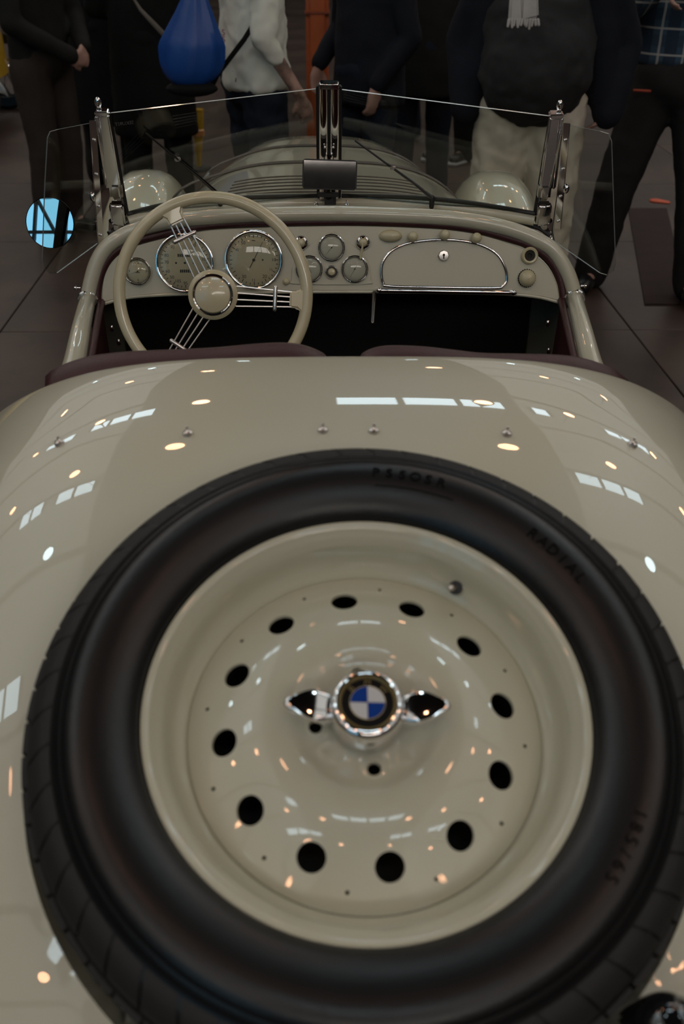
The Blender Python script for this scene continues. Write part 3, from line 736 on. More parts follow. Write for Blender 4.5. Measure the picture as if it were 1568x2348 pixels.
# interior mirror
q = [at(*p, 2.40) for p in ((693, 432), (818, 436), (819, 373), (694, 366))]
q[2] = q[2]+V((0, .0166, 0)); q[3] = q[3]+V((0, .0166, 0))
mc = (q[0]+q[1]+q[2]+q[3])/4; ux = (q[1]-q[0]).normalized(); uy = (q[3]-q[0]); uy = (uy-ux*uy.dot(ux)).normalized(); un = ux.cross(uy)
hw_, hh_ = (q[1]-q[0]).length/2, (q[3]-q[0]).length/2
def rrect(w_, h_, r_, c_, o):
    out = []
    for (sx, sy, a0) in ((1, 1, 0), (-1, 1, 90), (-1, -1, 180), (1, -1, 270)):
        for k_ in range(5):
            a = R(a0+k_*22.5); out.append(c_+ux*(sx*(w_-r_)+r_*math.cos(a))+uy*(sy*(h_-r_)+r_*math.sin(a))+un*o)
    return out
im = MB().slab(rrect(hw_, hh_, .008, mc, -.014), un, .012).build('interior_mirror', M['gasket'], wf, bevel=.002)
vv = []; N1, N2 = 16, 10
for j in range(N2+1):
    for i in range(N1+1):
        x_ = (-1+2*i/N1)*(hw_-.0035); y_ = (-1+2*j/N2)*(hh_-.0035); vv.append(mc+ux*x_+uy*y_+un*(.0015-.9*(x_*x_+y_*y_)*.55))
MB().add(vv, [(j*(N1+1)+i, j*(N1+1)+i+1, (j+1)*(N1+1)+i+1, (j+1)*(N1+1)+i) for j in range(N2) for i in range(N1)]).build('mirror_pane', M['mirror_d'], wf)
mm = MB().tube([mc-un*.014, at(752, 440, 2.47), at(755, 462, 2.50)], [.006, .007, .010], 10)
mm.box(at(752, 446, 2.45), .05, .012, .01); mm.box(at(757, 462, 2.49), .028, .02, .03)
mm.build('mirror_bracket', M['gasket'], wf, bevel=.001)
for px, py in ((725, 470), (795, 470), (1156, 497)):
    p = at(px, py, 2.44); MB().rev([(.006, -.004), (.006, .002), (.003, .004), (.002, .008), (.003, .010), (.0001, .011)], 12, frame(p, (0, 0, 1), (0, 1, 0))).build('cowl_stud', M['chrome'], car)
# wipers: blade + arm, each on its spindle
def wiper(tip, mid_, piv, Y0, Y1):
    a, b, c_ = at(*tip, Y0), at(*mid_, (Y0+Y1)/2+.0), at(*piv, Y1)
    wp = MB().cap(a, b.lerp(c_, .45), .0022, .0026, 8).build('wiper', M['gasket'], car)
    MB().tube([b.lerp(a, .15)+V((0, -.008, .003)), b.lerp(c_, .5)+V((0, -.010, .003)), c_+V((0, -.008, 0))], [.0022, .0036, .0048], 10).build('wiper_arm', M['black'], wp)
    MB().box(b+V((0, -.006, .002)), .014, .010, .010).build('wiper_clip', M['steel'], wp, bevel=.002)
    MB().cap(c_+V((0, -.006, 0)), c_+V((0, -.004, -.022)), .0065, .006, 10).build('wiper_spindle', M['gasket'], wp)
wiper((335, 306), (408, 366), (504, 446), 2.37, 2.47)
wiper((815, 323), (900, 385), (990, 452), 2.455, 2.455)
#==SPARE==
n1 = frame(WC, WN, (0, 0, 1))
spare = root('spare_wheel', WC, 'large cream disc spare wheel with black tyre lying on the rear deck', 'spare wheel')
def rot(a): return n1 @ Matrix.Rotation(R(a), 4, 'Z')
TR = .338
tp = [(.226, .050), (.2235, .058), (.228, .066), (.240, .076), (.258, .083), (.272, .0855), (.285, .084), (.294, .0795), (.2955, .0775), (.297, .079), (.3015, .0765), (.303, .0745), (.3045, .076), (.3085, .0722), (.316, .0698), (.3215, .0655), (.325, .058), (.329, .050), (.3315, .042), (TR, .037), (TR+.002, .020), (TR+.003, 0), (TR+.002, -.020), (TR, -.040), (.331, -.053), (.303, -.0745), (.272, -.0855), (.24, -.076), (.2235, -.058), (.226, -.050)]
tyre = MB().rev(tp, 180, n1).build('tyre', M['rubber'], spare, angle=50)
# shoulder blocks with open sipes, and tread ribs
nb = 50
for i in range(nb):
    a0 = 2*PI*i/nb; a1 = a0+2*PI/nb*.93; vv = []; NA = 5
    prof2 = [(.3080, .0724), (.316, .0702), (.3225, .0655), (.3325, .0548), (.3355, .047), (.3355, .042), (.331, .040)]
    for k_ in range(NA+1):
        for (r_, z_) in prof2:
            a = a0+(a1-a0)*k_/NA + (r_-.31)*1.6; vv.append(n1 @ V((r_*math.cos(a), r_*math.sin(a), z_)))
    m_ = len(prof2); ff = [(k_*m_+j, k_*m_+j+1, (k_+1)*m_+j+1, (k_+1)*m_+j) for k_ in range(NA) for j in range(m_-1)]
    ff += [tuple(range(m_)), tuple(NA*m_+j for j in range(m_))]
    if i == 0: MB().add(vv, ff).build('tread_block', M['tread'], spare, angle=60); tb0 = bpy.data.objects['tread_block']
    else:
        c = tb0.copy(); COL.objects.link(c)
        c.matrix_parent_inverse = tb0.matrix_parent_inverse @ (n1 @ Matrix.Rotation(a0, 4, 'Z') @ n1.inverted())
tb = MB()
for z0_, z1_ in ((.034, .014), (.010, -.010), (-.014, -.034)):
    for i in range(60):
        a0 = 2*PI*i/60+z0_*3; a1 = a0+2*PI/60*.88; vv = []
        for a in (a0, (a0+a1)/2, a1):
            for r_, z_ in ((TR-.002, z0_), (TR+.006, z0_-.002), (TR+.006, z1_+.002), (TR-.002, z1_)): vv.append(n1 @ V((r_*math.cos(a), r_*math.sin(a), z_)))
        tb.add(vv, [(0, 1, 5, 4), (1, 2, 6, 5), (2, 3, 7, 6), (4, 5, 9, 8), (5, 6, 10, 9), (6, 7, 11, 10), (0, 1, 2, 3), (8, 9, 10, 11)])
tb.build('tread_ribs', M['tread'], spare, kind='stuff')
def arc_text(s, ang, rad, size, zf, sp=1.1, flip=False):
    mb = MB(); step = math.degrees(size*sp*.72/rad); n = len(s)
    for i, ch in enumerate(s):
        if ch == ' ': continue
        a = R(ang+(-(i-(n-1)/2) if not flip else (i-(n-1)/2))*step); tv, tf = text_geo(ch, size, .0009)
        er = V((math.cos(a), math.sin(a), 0)); et = V((math.sin(a), -math.cos(a), 0))
        if flip: er, et = -er, -et
        vv = []
        for v in tv:
            p = er*v.y+et*v.x; r_ = (V((math.cos(a), math.sin(a), 0))*rad+p).length
            q = V((math.cos(a), math.sin(a), 0))*rad+p; vv.append(n1 @ V((q.x, q.y, zf(r_)+.0003+v.z)))
        mb.add(vv, tf)
    return mb
def zf(r_): return interp(tp[2:14], r_)
LETM = mat('moulded_lettering', (.005, .005, .0052), .7, spec=.05)
arc_text('RADIAL', 37.5, .2655, .018, zf).build('sidewall_lettering', LETM, tyre, smooth=False)
arc_text('PSSOSR', 78, .274, .018, zf, 1.15).build('sidewall_lettering', LETM, tyre, smooth=False)
arc_text('185/65', -33, .272, .017, zf, flip=False).build('sidewall_lettering', LETM, tyre, smooth=False)
b_ = MB()
b_.tube([n1 @ V((.258*math.cos(R(a)), .258*math.sin(R(a)), zf(.258)+.0002)) for a in range(66, 88, 2)], .0008, 5); b_.build('sidewall_line', LETM, tyre)
# rim
rp_ = [(.226, .044), (.2265, .054), (.2235, .0605), (.2185, .0605), (.2150, .056), (.2105, .052), (.2060, .0475), (.2030, .040), (.2010, .028), (.1985, .018), (.1945, .010), (.190, .006), (.1865, .003), (.184, -.004), (.180, -.045), (.222, -.058), (.226, -.05)]
rimo = MB().rev(rp_, 128, n1).build('rim', M['paint'], spare, angle=60)
# disc with its holes
dp = [(.1845, .0005), (.1815, .0025), (.175, .0052), (.160, .0118), (.145, .0190), (.128, .0270), (.112, .0330), (.098, .0362), (.086, .0370), (.0765, .0355), (.070, .0315), (.063, .0285), (.052, .0270), (.040, .0270), (.034, .0270)]
dp2 = [(r_, z_-.0035) for r_, z_ in dp]
disc = MB().rev(dp+dp2[::-1], 128, n1, closed=True).build('wheel_disc', M['paint'], spare)
ct = MB(); 
for k_ in range(12):
    a = R(-83+30*k_); b = R(-98+30*k_)
    tilt = Matrix.Rotation(a, 4, 'Z') @ Matrix.Translation((.1455, 0, .0185)) @ Matrix.Rotation(R(22), 4, 'Y')
    ct.rev([(.0001, -.03), (.0146, -.03), (.0146, .03), (.0001, .03)], 32, n1 @ tilt)
    ct.rev([(.0001, -.03), (.0022, -.03), (.0022, .03), (.0001, .03)], 10, n1 @ Matrix.Translation((.1660*math.cos(b), .1660*math.sin(b), .01)))
for a in (-83, 7, 97, 187):
    ct.rev([(.0001, -.03), (.0068, -.03), (.0068, .03), (.0001, .03)], 20, n1 @ Matrix.Translation((.0520*math.cos(R(a)), .0520*math.sin(R(a)), .025)))
cutter = ct.build('cutter', None, None, weld=True)
booled(disc, cutter)
if len(disc.data.polygons) < 2000: print('BOOLEAN?', len(disc.data.polygons))
for a in (-83, 7, 97, 187):   # raised seats around the lug holes
    MB().rev([(.0072, .0532), (.0078, .0546), (.011, .0542), (.017, .0528)], 24, n1 @ Matrix.Translation((.0520*math.cos(R(a)), .0520*math.sin(R(a)), -.026))).build('lug_seat', M['paint'], disc)
MB().rev([(.0001, -.055), (.178, -.055), (.180, -.01)], 40, n1).build('wheel_back', M['hole'], spare)
# valve in the rim
va = R(56); vp = n1 @ V((.1962*math.cos(va), .1962*math.sin(va), .0145))
vi = (n1.to_3x3() @ V((-math.cos(va)*.55, -math.sin(va)*.55, .85))).normalized()
MB().rev([(.0095, -.004), (.0092, .0025), (.0082, .0030), (.0078, .0005)], 20, frame(vp, vi)).build('valve_grommet', M['paint'], rimo)
vh = MB().rev([(.0001, .0022), (.0080, .0022)], 20, frame(vp, vi)).build('valve_hole', M['gasket'], rimo, smooth=False)
MB().cap(vp+vi*.003, vp+vi*.014-(n1.to_3x3() @ V((.004, 0, 0))), .0032, .0038, 12).build('valve', M['steel'], rimo)
vh.location = vi*.0035
# knock-off wing nut with emblem
HC = .100   # height of emblem plane over the tyre mid plane
nx = n1 @ Matrix.Translation((0, 0, -.024)) @ Matrix.Rotation(R(-2), 4, 'Z')
wn = MB().rev([(.034, .052), (.037, .058), (.0365, .072), (.0385, .080), (.0385, .088), (.0365, .094), (.033, .0975), (.029, .098), (.0275, .096), (.0272, .092)], 64, nx)
wno = wn.build('wing_nut', M['chrome'], spare)
for sgn in (-1, 1):
    vv = []; NE = 18; NK = 14
    for i in range(NE+1):
        f = i/NE; x_ = .031+.0525*f; hw2 = .0160*(.66+.40*math.sin(PI*min(1, f*1.25+.05)))*math.sqrt(max(0.0, 1-max(0, (f-.40)/.60)**2.4)) + .0002
        hw2 *= 1.0; th = .0070*(1-f*.45)*math.sqrt(max(0, 1-max(0, (f-.85)/.15)**2))+.0002; zc_ = .078+.013*math.sin(f*PI*.5)
        for k_ in range(NK):
            a = 2*PI*k_/NK; ca, sa = math.cos(a), math.sin(a)
            vv.append(nx @ V((sgn*x_, hw2*math.copysign(abs(ca)**.8, ca), zc_+th*math.copysign(abs(sa)**.30, sa))))
    ff = [(i*NK+k_, i*NK+(k_+1) % NK, (i+1)*NK+(k_+1) % NK, (i+1)*NK+k_) for i in range(NE) for k_ in range(NK)]+[tuple(range(NK)), tuple(NE*NK+k_ for k_ in range(NK))]
    MB().add(vv, ff).build('ear', M['chrome'], wno, angle=60)
em = MB().rev([(.0282, .092), (.0282, .0965), (.0272, .0980), (.0262, .0972), (.0258, .0955)], 64, nx).build('emblem', M['gold'], spare)
MB().rev([(.0001, .0958), (.0260, .0958)], 64, nx).build('emblem_ring', mat('matt_black_enamel', (.008, .008, .008), .35, spec=.2), em, smooth=False)
for k_ in range(4):
    a0 = R(90*k_); pts = [nx @ V((0.0003*math.cos(a0+PI/4), .0003*math.sin(a0+PI/4), .0962))]+[nx @ V((.0172*math.cos(a0+R(90)*i/14), .0172*math.sin(a0+R(90)*i/14), .0962)) for i in range(15)]
    MB().slab(pts, WN, .0006).build('quadrant', M['blue'] if k_ % 2 else M['white'], em, smooth=False)
lt = MB()
for ch, a in (('B', 138), ('M', 90), ('W', 42)):
    tv, tf = text_geo(ch, .0085, .0003); A = R(a)
    er = V((math.cos(A), math.sin(A), 0)); et = V((math.sin(A), -math.cos(A), 0))
    MB().add([nx @ (er*(.0216+v.y*.95)+et*v.x*1.1+V((0, 0, .0963+v.z))) for v in tv], tf).build('letter', M['gold'], em, smooth=False)
MB().tube([nx @ V((.0175*math.cos(R(a)), .0175*math.sin(R(a)), .0965)) for a in range(0, 360, 6)], .0004, 6, closed=True).build('emblem_line', M['gold'], em)
#==PEOPLE==
def cloth(name, c, rough=.85, fold=.3, s=14, **k): return mat(name, c, rough, bump=fold, bump_s=s, noise_s=6, noise_a=.18, spec=.2, **k)
TEX = {}
def tex(sc):
    if sc not in TEX:
        t = bpy.data.textures.new('folds_%g' % sc, 'CLOUDS'); t.noise_scale = sc; t.noise_depth = 2; TEX[sc] = t
    return TEX[sc]
def blob(name, mb, m, parent, vox=.012, sm=6, disp=0, dsc=.12):
    me = bpy.data.meshes.new(name); me.from_pydata([tuple(v) for v in mb.v], [], mb.f)
    bm = bmesh.new(); bm.from_mesh(me); bmesh.ops.recalc_face_normals(bm, faces=bm.faces); bm.to_mesh(me); bm.free()
    me.materials.append(m); o = bpy.data.objects.new(name, me); link(o, parent)
    r = o.modifiers.new('r', 'REMESH'); r.mode = 'VOXEL'; r.voxel_size = vox; r.use_smooth_shade = True
    if sm:
        q = o.modifiers.new('s', 'SMOOTH'); q.iterations = sm; q.factor = .5
    if disp:
        d = o.modifiers.new('d', 'DISPLACE'); d.texture = tex(dsc); d.strength = disp; d.mid_level = .5; d.texture_coords = 'GLOBAL'
    return o
def hand(mb, wr, d, pn, side, curl=.5, sc=1.0):
    """palm, four bent fingers of unequal length and a thumb leaving the side of the palm"""
    wr = V(wr); d = V(d).normalized(); pn = V(pn); pn = (pn-d*pn.dot(d)).normalized(); sx = d.cross(pn)*side
    palm = wr+d*.052*sc
    mx = Matrix((sx, d, pn)).transposed()
    mb.ell(palm, .040*sc, .052*sc, .016*sc, mx)
    mb.cap(wr-d*.02, wr+d*.03*sc, .024*sc, .024*sc)
    for k, (off, L) in enumerate(((-.028, .070), (-.0095, .080), (.0095, .075), (.027, .058))):
        b0 = wr+d*.090*sc+sx*off*sc; a1 = curl*.8; a2 = curl*1.9
        p1 = b0+(d*math.cos(a1)+pn*math.sin(a1))*L*.45*sc; p2 = p1+(d*math.cos(a2)+pn*math.sin(a2))*L*.35*sc
        a3 = curl*2.6; p3 = p2+(d*math.cos(a3)+pn*math.sin(a3))*L*.2*sc
        mb.cap(b0-d*.02, p1, .0098*sc, .009*sc, 8); mb.cap(p1, p2, .009*sc, .0082*sc, 8); mb.cap(p2, p3, .0082*sc, .0072*sc, 8)
    t0 = wr+d*.025*sc-sx*.026*sc; t1 = t0+(d*.6-sx*.6+pn*.3).normalized()*.038*sc; t2 = t1+(d*.9-sx*.15+pn*.35).normalized()*.032*sc
    mb.cap(t0, t1, .014*sc, .011*sc, 8); mb.cap(t1, t2, .011*sc, .009*sc, 8)
def person(xy, face, label, top=None, topm=None, legm=None, shoem=None, H=1.76, w=1.0, armL=None, armR=None, handL=None, handR=None,
           legL=None, legR=None, hem=.90, belly=0, flare=0, hair=None, disp=.012, cuff=1.0, sleeve=None, skinm=None, legw=1.0, belt=None, look=0):
    """face: heading the figure looks along, degrees from +x.  Joints are in body space: x to its right, y forward, z up, for H = 1.76"""
    k = H/1.76; r = root('person', (xy[0], xy[1], 0), label, 'person')
    A = R(face); fx = V((math.sin(A), -math.cos(A), 0)); fy = V((math.cos(A), math.sin(A), 0))
    def T(p): return V((xy[0], xy[1], 0)) + (fx*p[0]+fy*p[1]+V((0, 0, p[2])))*k
    T3 = Matrix((fx, fy, V((0, 0, 1)))).transposed()
    legL = legL or ((-.095*w, 0, .92), (-.10*w, .03, .50), (-.105*w, -.02, .09)); legR = legR or ((.095*w, 0, .92), (.10*w, .03, .50), (.105*w, -.02, .09))
    armL = armL or ((-.20*w, 0, 1.42), (-.25*w, -.03, 1.14), (-.25*w, .05, .90)); armR = armR or ((.20*w, 0, 1.42), (.25*w, -.03, 1.14), (.25*w, .05, .90))
    handL = handL or ((0, .15, -1), (1, 0, 0), .55); handR = handR or ((0, .15, -1), (-1, 0, 0), .55)
    # body: one continuous surface
    b = MB()
    b.ell(T((0, .015, 1.63)), .076*k, .094*k, .115*k, T3); b.cap(T((0, -.01, 1.44)), T((0, .005, 1.56)), .058*k, .054*k)
    b.ell(T((0, .10, 1.615)), .013*k, .018*k, .022*k, T3, 10, 6); b.cap(T((-.02, .085, 1.57)), T((.02, .085, 1.57)), .012*k, .012*k, 8)
    for s_ in (-1, 1):
        b.ell(T((s_*.078, .01, 1.62)), .012*k, .018*k, .030*k, T3, 10, 6); b.ell(T((s_*.033, .088, 1.645)), .014*k, .010*k, .008*k, T3, 8, 6)
    b.ell(T((0, 0, 1.28)), .165*k*w, .105*k*w, .22*k, T3); b.ell(T((0, .01, 1.02)), .15*k*w, .11*k*w, .17*k, T3)
    for (s_, c_, e) in (legL, legR):
        b.cap(T(s_), T(c_), .080*k, .052*k); b.cap(T(c_), T(e), .052*k, .036*k); b.cap(T(e), T((e[0], e[1]+.15, .04)), .034*k, .026*k)
    for (s_, c_, e), (hd, hn, cu), sd in ((armL, handL, -1), (armR, handR, 1)):
        b.cap(T(s_), T(c_), .046*k, .037*k); b.cap(T(c_), T(e), .037*k, .026*k)
        hand(b, T(e), T3 @ V(hd), T3 @ V(hn), sd, cu, k)
    body = blob('body', b, skinm or M['skin'], r, .0095, 2)
    hr = MB(); hr.ell(T((0, -.015, 1.66)), .084*k, .098*k, .105*k, T3); blob('hair', hr, hair or mat('hair', (.03, .02, .015), .6), r, .012, 2)
    for s_ in (-1, 1): MB().ell(T((s_*.033, .098, 1.642)), .010*k, .006*k, .006*k, T3, 8, 6).build('eye', M['white'], r)
    # trousers
    t = MB(); t.ell(T((0, 0, .985)), .178*k*w, .137*k*w, .155*k, T3)
    for (s_, c_, e) in (legL, legR):
        e2 = V(e); e2.z = e[2]-.02
        t.cap(T(s_), T(c_), .098*k*legw, .075*k*legw); t.cap(T(c_), T(e2), .075*k*legw, .066*k*legw)
    tr = blob('trousers', t, legm, r, .014, 5, disp, .09)
    for (s_, c_, e) in (legL, legR):
        sh = MB(); e = V(e); z0 = e.z-.09
        sh.cap(T((e.x, e.y-.02, z0+.055)), T((e.x*1.05, e.y+.15, z0+.045)), .045*k, .040*k); sh.cap(T((e.x, e.y-.02, z0+.06)), T((e.x, e.y, z0+.10)), .045*k, .045*k)
        so = blob('shoe', sh, shoem[0] if isinstance(shoem, tuple) else shoem, r, .010, 3)
        if isinstance(shoem, tuple):
            MB().cap(T((e.x, e.y-.03, z0+.022)), T((e.x*1.05, e.y+.16, z0+.022)), .047*k, .042*k, 14).build('sole', shoem[1], so)
            for v in so.children[0].data.vertices: v.co.z = max(.002, min(.03, v.co.z))
    # top garment
    if top != 'none':
        t = MB(); t.ell(T((0, 0, 1.30)), (.185*w+.01)*k, (.125*w)*k, .20*k, T3)
        zs = [1.46, 1.42, 1.34, 1.24, 1.14, 1.04, .96, .88, .80, .72, .64, .56]; zs = [z for z in zs if z > hem+.02]+[hem+.015, hem]
        vv = []
        for i, z in enumerate(zs):
            f = (1.46-z)/(1.46-hem); g = (.55, .80, .97)[i] if i < 3 else 1.0
            if i == len(zs)-1: g = .93
            bl = math.exp(-((z-1.10)/.17)**2); rx_ = g*w*(.180+flare*f)+.25*belly*bl; ry_ = g*w*(.120+flare*.8*f)+belly*bl
            for q_ in range(24):
                a = 2*PI*q_/24; vv.append(T((rx_*math.cos(a), ry_*math.sin(a)+belly*.8*bl, z)))
        m_ = len(zs)
        t.add(vv, [(i*24+q_, i*24+(q_+1) % 24, (i+1)*24+(q_+1) % 24, (i+1)*24+q_) for i in range(m_-1) for q_ in range(24)]+[tuple(range(24)), tuple((m_-1)*24+q_ for q_ in range(24))])
        if belly: t.ell(T((0, belly*1.2, 1.10)), (.185*w)*k, (.16*w)*k, .235*k, T3)
        for (s_, c_, e) in (armL, armR):
            e = V(e); c_ = V(c_); q = c_.lerp(e, cuff)
            t.cap(T(s_), T(c_), .068*k, .058*k); t.cap(T(c_), T(q), .058*k, .046*k)
        t.cap(T((-.12, 0, 1.44)), T((.12, 0, 1.44)), .06*k, .06*k)
        blob(top, t, topm, r, .013, 5, disp, .11)
    r['_'] = 0; del r['_']
    return r, T, T3, k
jk = cloth('black_jacket_cloth', (.012, .0118, .011)); nv = cloth('navy_cloth', (.009, .011, .017)); br = cloth('brown_trouser_cloth', (.032, .025, .021))
blk = cloth('black_cloth', (.006, .006, .006)); jean = cloth('dark_denim', (.011, .016, .028)); kh = cloth('khaki_cotton', (.52, .47, .39), fold=.5)
gy = cloth('grey_sweatshirt_cloth', (.66, .67, .60), fold=.8, s=12); dk = cloth('charcoal_trousers', (.018, .017, .017))
shb = mat('black_shoe_leather', (.008, .008, .008), .35); shw = mat('white_sole', (.4, .4, .4), .6)
# far left: hands clasped in front, turned to the right
person((-1.54, 6.15), -25, 'person in black jacket and dark brown trousers with clasped hands, at far left', 'jacket', jk, br, shb, 1.80, 1.08,
       armL=((-.20, 0, 1.42), (-.27, .06, 1.16), (-.06, .25, 1.03)), armR=((.20, 0, 1.42), (.27, .06, 1.16), (.06, .25, 1.00)),
       handL=((.75, .35, -.35), (.2, -1, 0), .7), handR=((-.75, .35, -.25), (-.2, -1, 0), .8), hem=.96, legw=1.15)
r2, T2, T32, k2 = person((-1.00, 6.7), 90, 'person all in black seen from behind with a beige shoulder strap', 'coat', blk, blk, shb, 1.86, 1.2, hem=.46, flare=.03, legw=1.2,
       armL=((-.22, 0, 1.42), (-.30, .02, 1.14), (-.12, .26, 1.08)), armR=((.22, 0, 1.42), (.30, .02, 1.14), (.12, .26, 1.08)))
person((-1.42, 7.5), 80, 'person all in black further back, beside the clasped hands', 'coat', blk, blk, shb, 1.84, 1.25, hem=.40, flare=.04, legw=1.2,
       armL=((-.22, 0, 1.42), (-.30, .02, 1.14), (-.12, .26, 1.08)), armR=((.22, 0, 1.42), (.30, .02, 1.14), (.12, .26, 1.08)))
MB().tube([at(305, -5, 6.46), at(322, 22, 6.45), at(350, 52, 6.44), at(386, 90, 6.44)], [.006, .010, .014, .016], 8, flat=.4, ref=(0, -1, 0)).build('strap', cloth('beige_webbing', (.16, .14, .12)), r2)
# grey sweatshirt with the blue drawstring bag
p3, T3_, m3, k3 = person((-.30, 5.25), 25, 'person in light grey sweatshirt and dark jeans with rolled sleeves', 'sweatshirt', gy, jean, shb, 1.82, 1.1,
       armR=((.21, -.02, 1.42), (.27, -.06, 1.17), (.30, .10, .93)), armL=((-.20, .05, 1.42), (-.25, .08, 1.15), (-.12, .16, 1.10)), hem=.935, flare=.022, cuff=.32, skinm=M['skin_t'], disp=.042, legw=1.1,
       handR=((0, .35, -1), (-1, .2, 0), .9))
bag = MB()
bl, bt_ = at(437, 160, 4.9), at(448, -70, 4.9)
bv = []; NB = 22
for i in range(NB+1):
    f = i/NB; c_ = bt_.lerp(at(437, 203, 4.9), f); rx_ = (.012+.128*min(1, (f/.62))**1.15)*math.sqrt(max(.0004, 1-max(0, (f-.70)/.30)**2.4)); 
    for q_ in range(28):
        a = 2*PI*q_/28; fl_ = 1+(.03+.13*(1-f))*math.sin(a*8+f*2)+.03*math.sin(a*3+f*9); bv.append(c_+V((rx_*math.cos(a)*fl_, rx_*.55*math.sin(a)*fl_, 0)))
bag.add(bv, [(i*28+q_, i*28+(q_+1) % 28, (i+1)*28+(q_+1) % 28, (i+1)*28+q_) for i in range(NB) for q_ in range(28)]+[tuple(range(28)), tuple(NB*28+q_ for q_ in range(28))])
BLU = mat('blue_nylon', (.006, .060, .28), .42, bump=.5, bump_s=18)
bg = bag.build('drawstring_bag', BLU, None, angle=70); tag(bg, 'bright blue drawstring bag hanging behind the grey sweatshirt', 'bag')
MB().ell(at(440, 203, 4.9), .118, .060, .035).build('bag_base', blk, bg)
MB().tube([at(600, 25, 4.98), at(560, 90, 4.96), at(498, 172, 4.97), at(485, 200, 5.0)], .011, 8, flat=.4, ref=(0, -1, 0)).build('strap', blk, p3)
lgm = mat('pink_print', (.35, .03, .12), .7)
tv, tf = text_geo('S', .035); lc = at(512, 75, 4.965)
MB().add([lc+V((v.x, 0, v.y)) for v in tv], tf).add([lc+V((v.x, 0, v.y-.028)) for v in tv], tf).build('print', lgm, p3, smooth=False)
# navy jacket in the middle
person((.28, 5.65), 215, 'person in dark navy jacket and jeans standing right of the centre pillar', 'jacket', nv, jean, shb, 1.80, 1.15,
       armR=((.21, 0, 1.42), (.30, -.05, 1.16), (.26, .14, .98)), armL=((-.21, 0, 1.42), (-.28, -.03, 1.14), (-.20, .12, .93)), hem=.82, flare=.02, cuff=.92, legw=1.05)
person((.66, 6.5), 90, 'person in long black coat partly behind the navy jacket', 'coat', jk, jean, shb, 1.84, 1.05, hem=.72, flare=.03,
       armL=((-.22, 0, 1.42), (-.28, .02, 1.14), (-.12, .26, 1.08)), armR=((.22, 0, 1.42), (.28, .02, 1.14), (.12, .26, 1.08)))
red = cloth('dark_red_cloth', (.09, .012, .012)); wsh = cloth('white_shirt_cloth', (.33, .33, .34))
p5, T5, m5, k5 = person((1.10, 8.3), 230, 'person in white shirt, black trousers and white soled shoes in the back', 'shirt', wsh, blk, (shb, shw), 1.84, 1.1, hem=1.06, legw=1.2,
       armR=((.21, 0, 1.42), (.27, 0, 1.2), (.33, .08, 1.13)), handR=((.1, .1, -1), (-1, 0, 0), .3))
# large person in khaki trousers
p6, T6, m6, k6 = person((.93, 4.62), 262, 'large person in khaki trousers, black sweater and open navy jacket with white scarf', 'sweater', mat('black_sweater', (.012, .0125, .014), .85, bump=.1, bump_s=60), kh, shb, 1.84, 1.22, hem=1.04, belly=.07,
       armL=((-.24, 0, 1.42), (-.34, -.05, 1.18), (-.29, .00, 1.00)), armR=((.22, -.02, 1.42), (.26, -.08, 1.18), (.24, -.02, 1.02)), legw=1.36, disp=.04,
       legL=((-.105, 0, .92), (-.125, .03, .50), (-.14, -.02, .09)), legR=((.105, 0, .92), (.12, .03, .50), (.13, -.02, .09)))
jm = MB()
for s_, ow in ((-1, 1.0), (1, .84)):    # open jacket: fronts, back, sleeves that end in the pockets
    jm.cap(T6((s_*.20*ow, .02, 1.42)), T6((s_*.285*ow, .00, 1.00)), .085, .075); jm.cap(T6((s_*.20*ow, -.08, 1.35)), T6((s_*.24*ow, -.09, 1.02)), .10, .085)
    jm.cap(T6((s_*.26*ow, 0, 1.42)), T6((s_*.36*ow, -.05, 1.18)), .078, .074); jm.cap(T6((s_*.36*ow, -.05, 1.18)), T6((s_*.315*ow, .02, .93)), .074, .072)
for x_ in (-.14, 0, .14): jm.cap(T6((x_, -.10, 1.38)), T6((x_, -.12, 1.03)), .10, .085)
blob('jacket', jm, nv, p6, .014, 5, .015, .12)
sc = MB(); scm = cloth('white_scarf_wool', (.42, .41, .40), fold=.6, s=60)
for (xa, xb, yb) in ((1168, 1200, 55), (1195, 1236, 48)):
    p0, p1, p2, p3_ = at(xa+8, -90, 4.30), at(xb-4, -90, 4.30), at(xb, yb-8, 4.27), at(xa-2, yb+2, 4.27)
    sc.slab([p0, p1, p2, p3_], (0, 1, 0), .03)
sf = sc.build('scarf', scm, None, bevel=.008, bseg=3); tag(sf, 'pale wool scarf with tassels hanging over the black sweater', 'scarf')
for x_ in range(1167, 1236, 6): MB().cap(at(x_, 46, 4.275), at(x_+random.uniform(-3, 2), 60+random.uniform(-2, 10) - (x_-1167)*.10, 4.27), .007, .0055, 6).build('tassel', scm, sf)
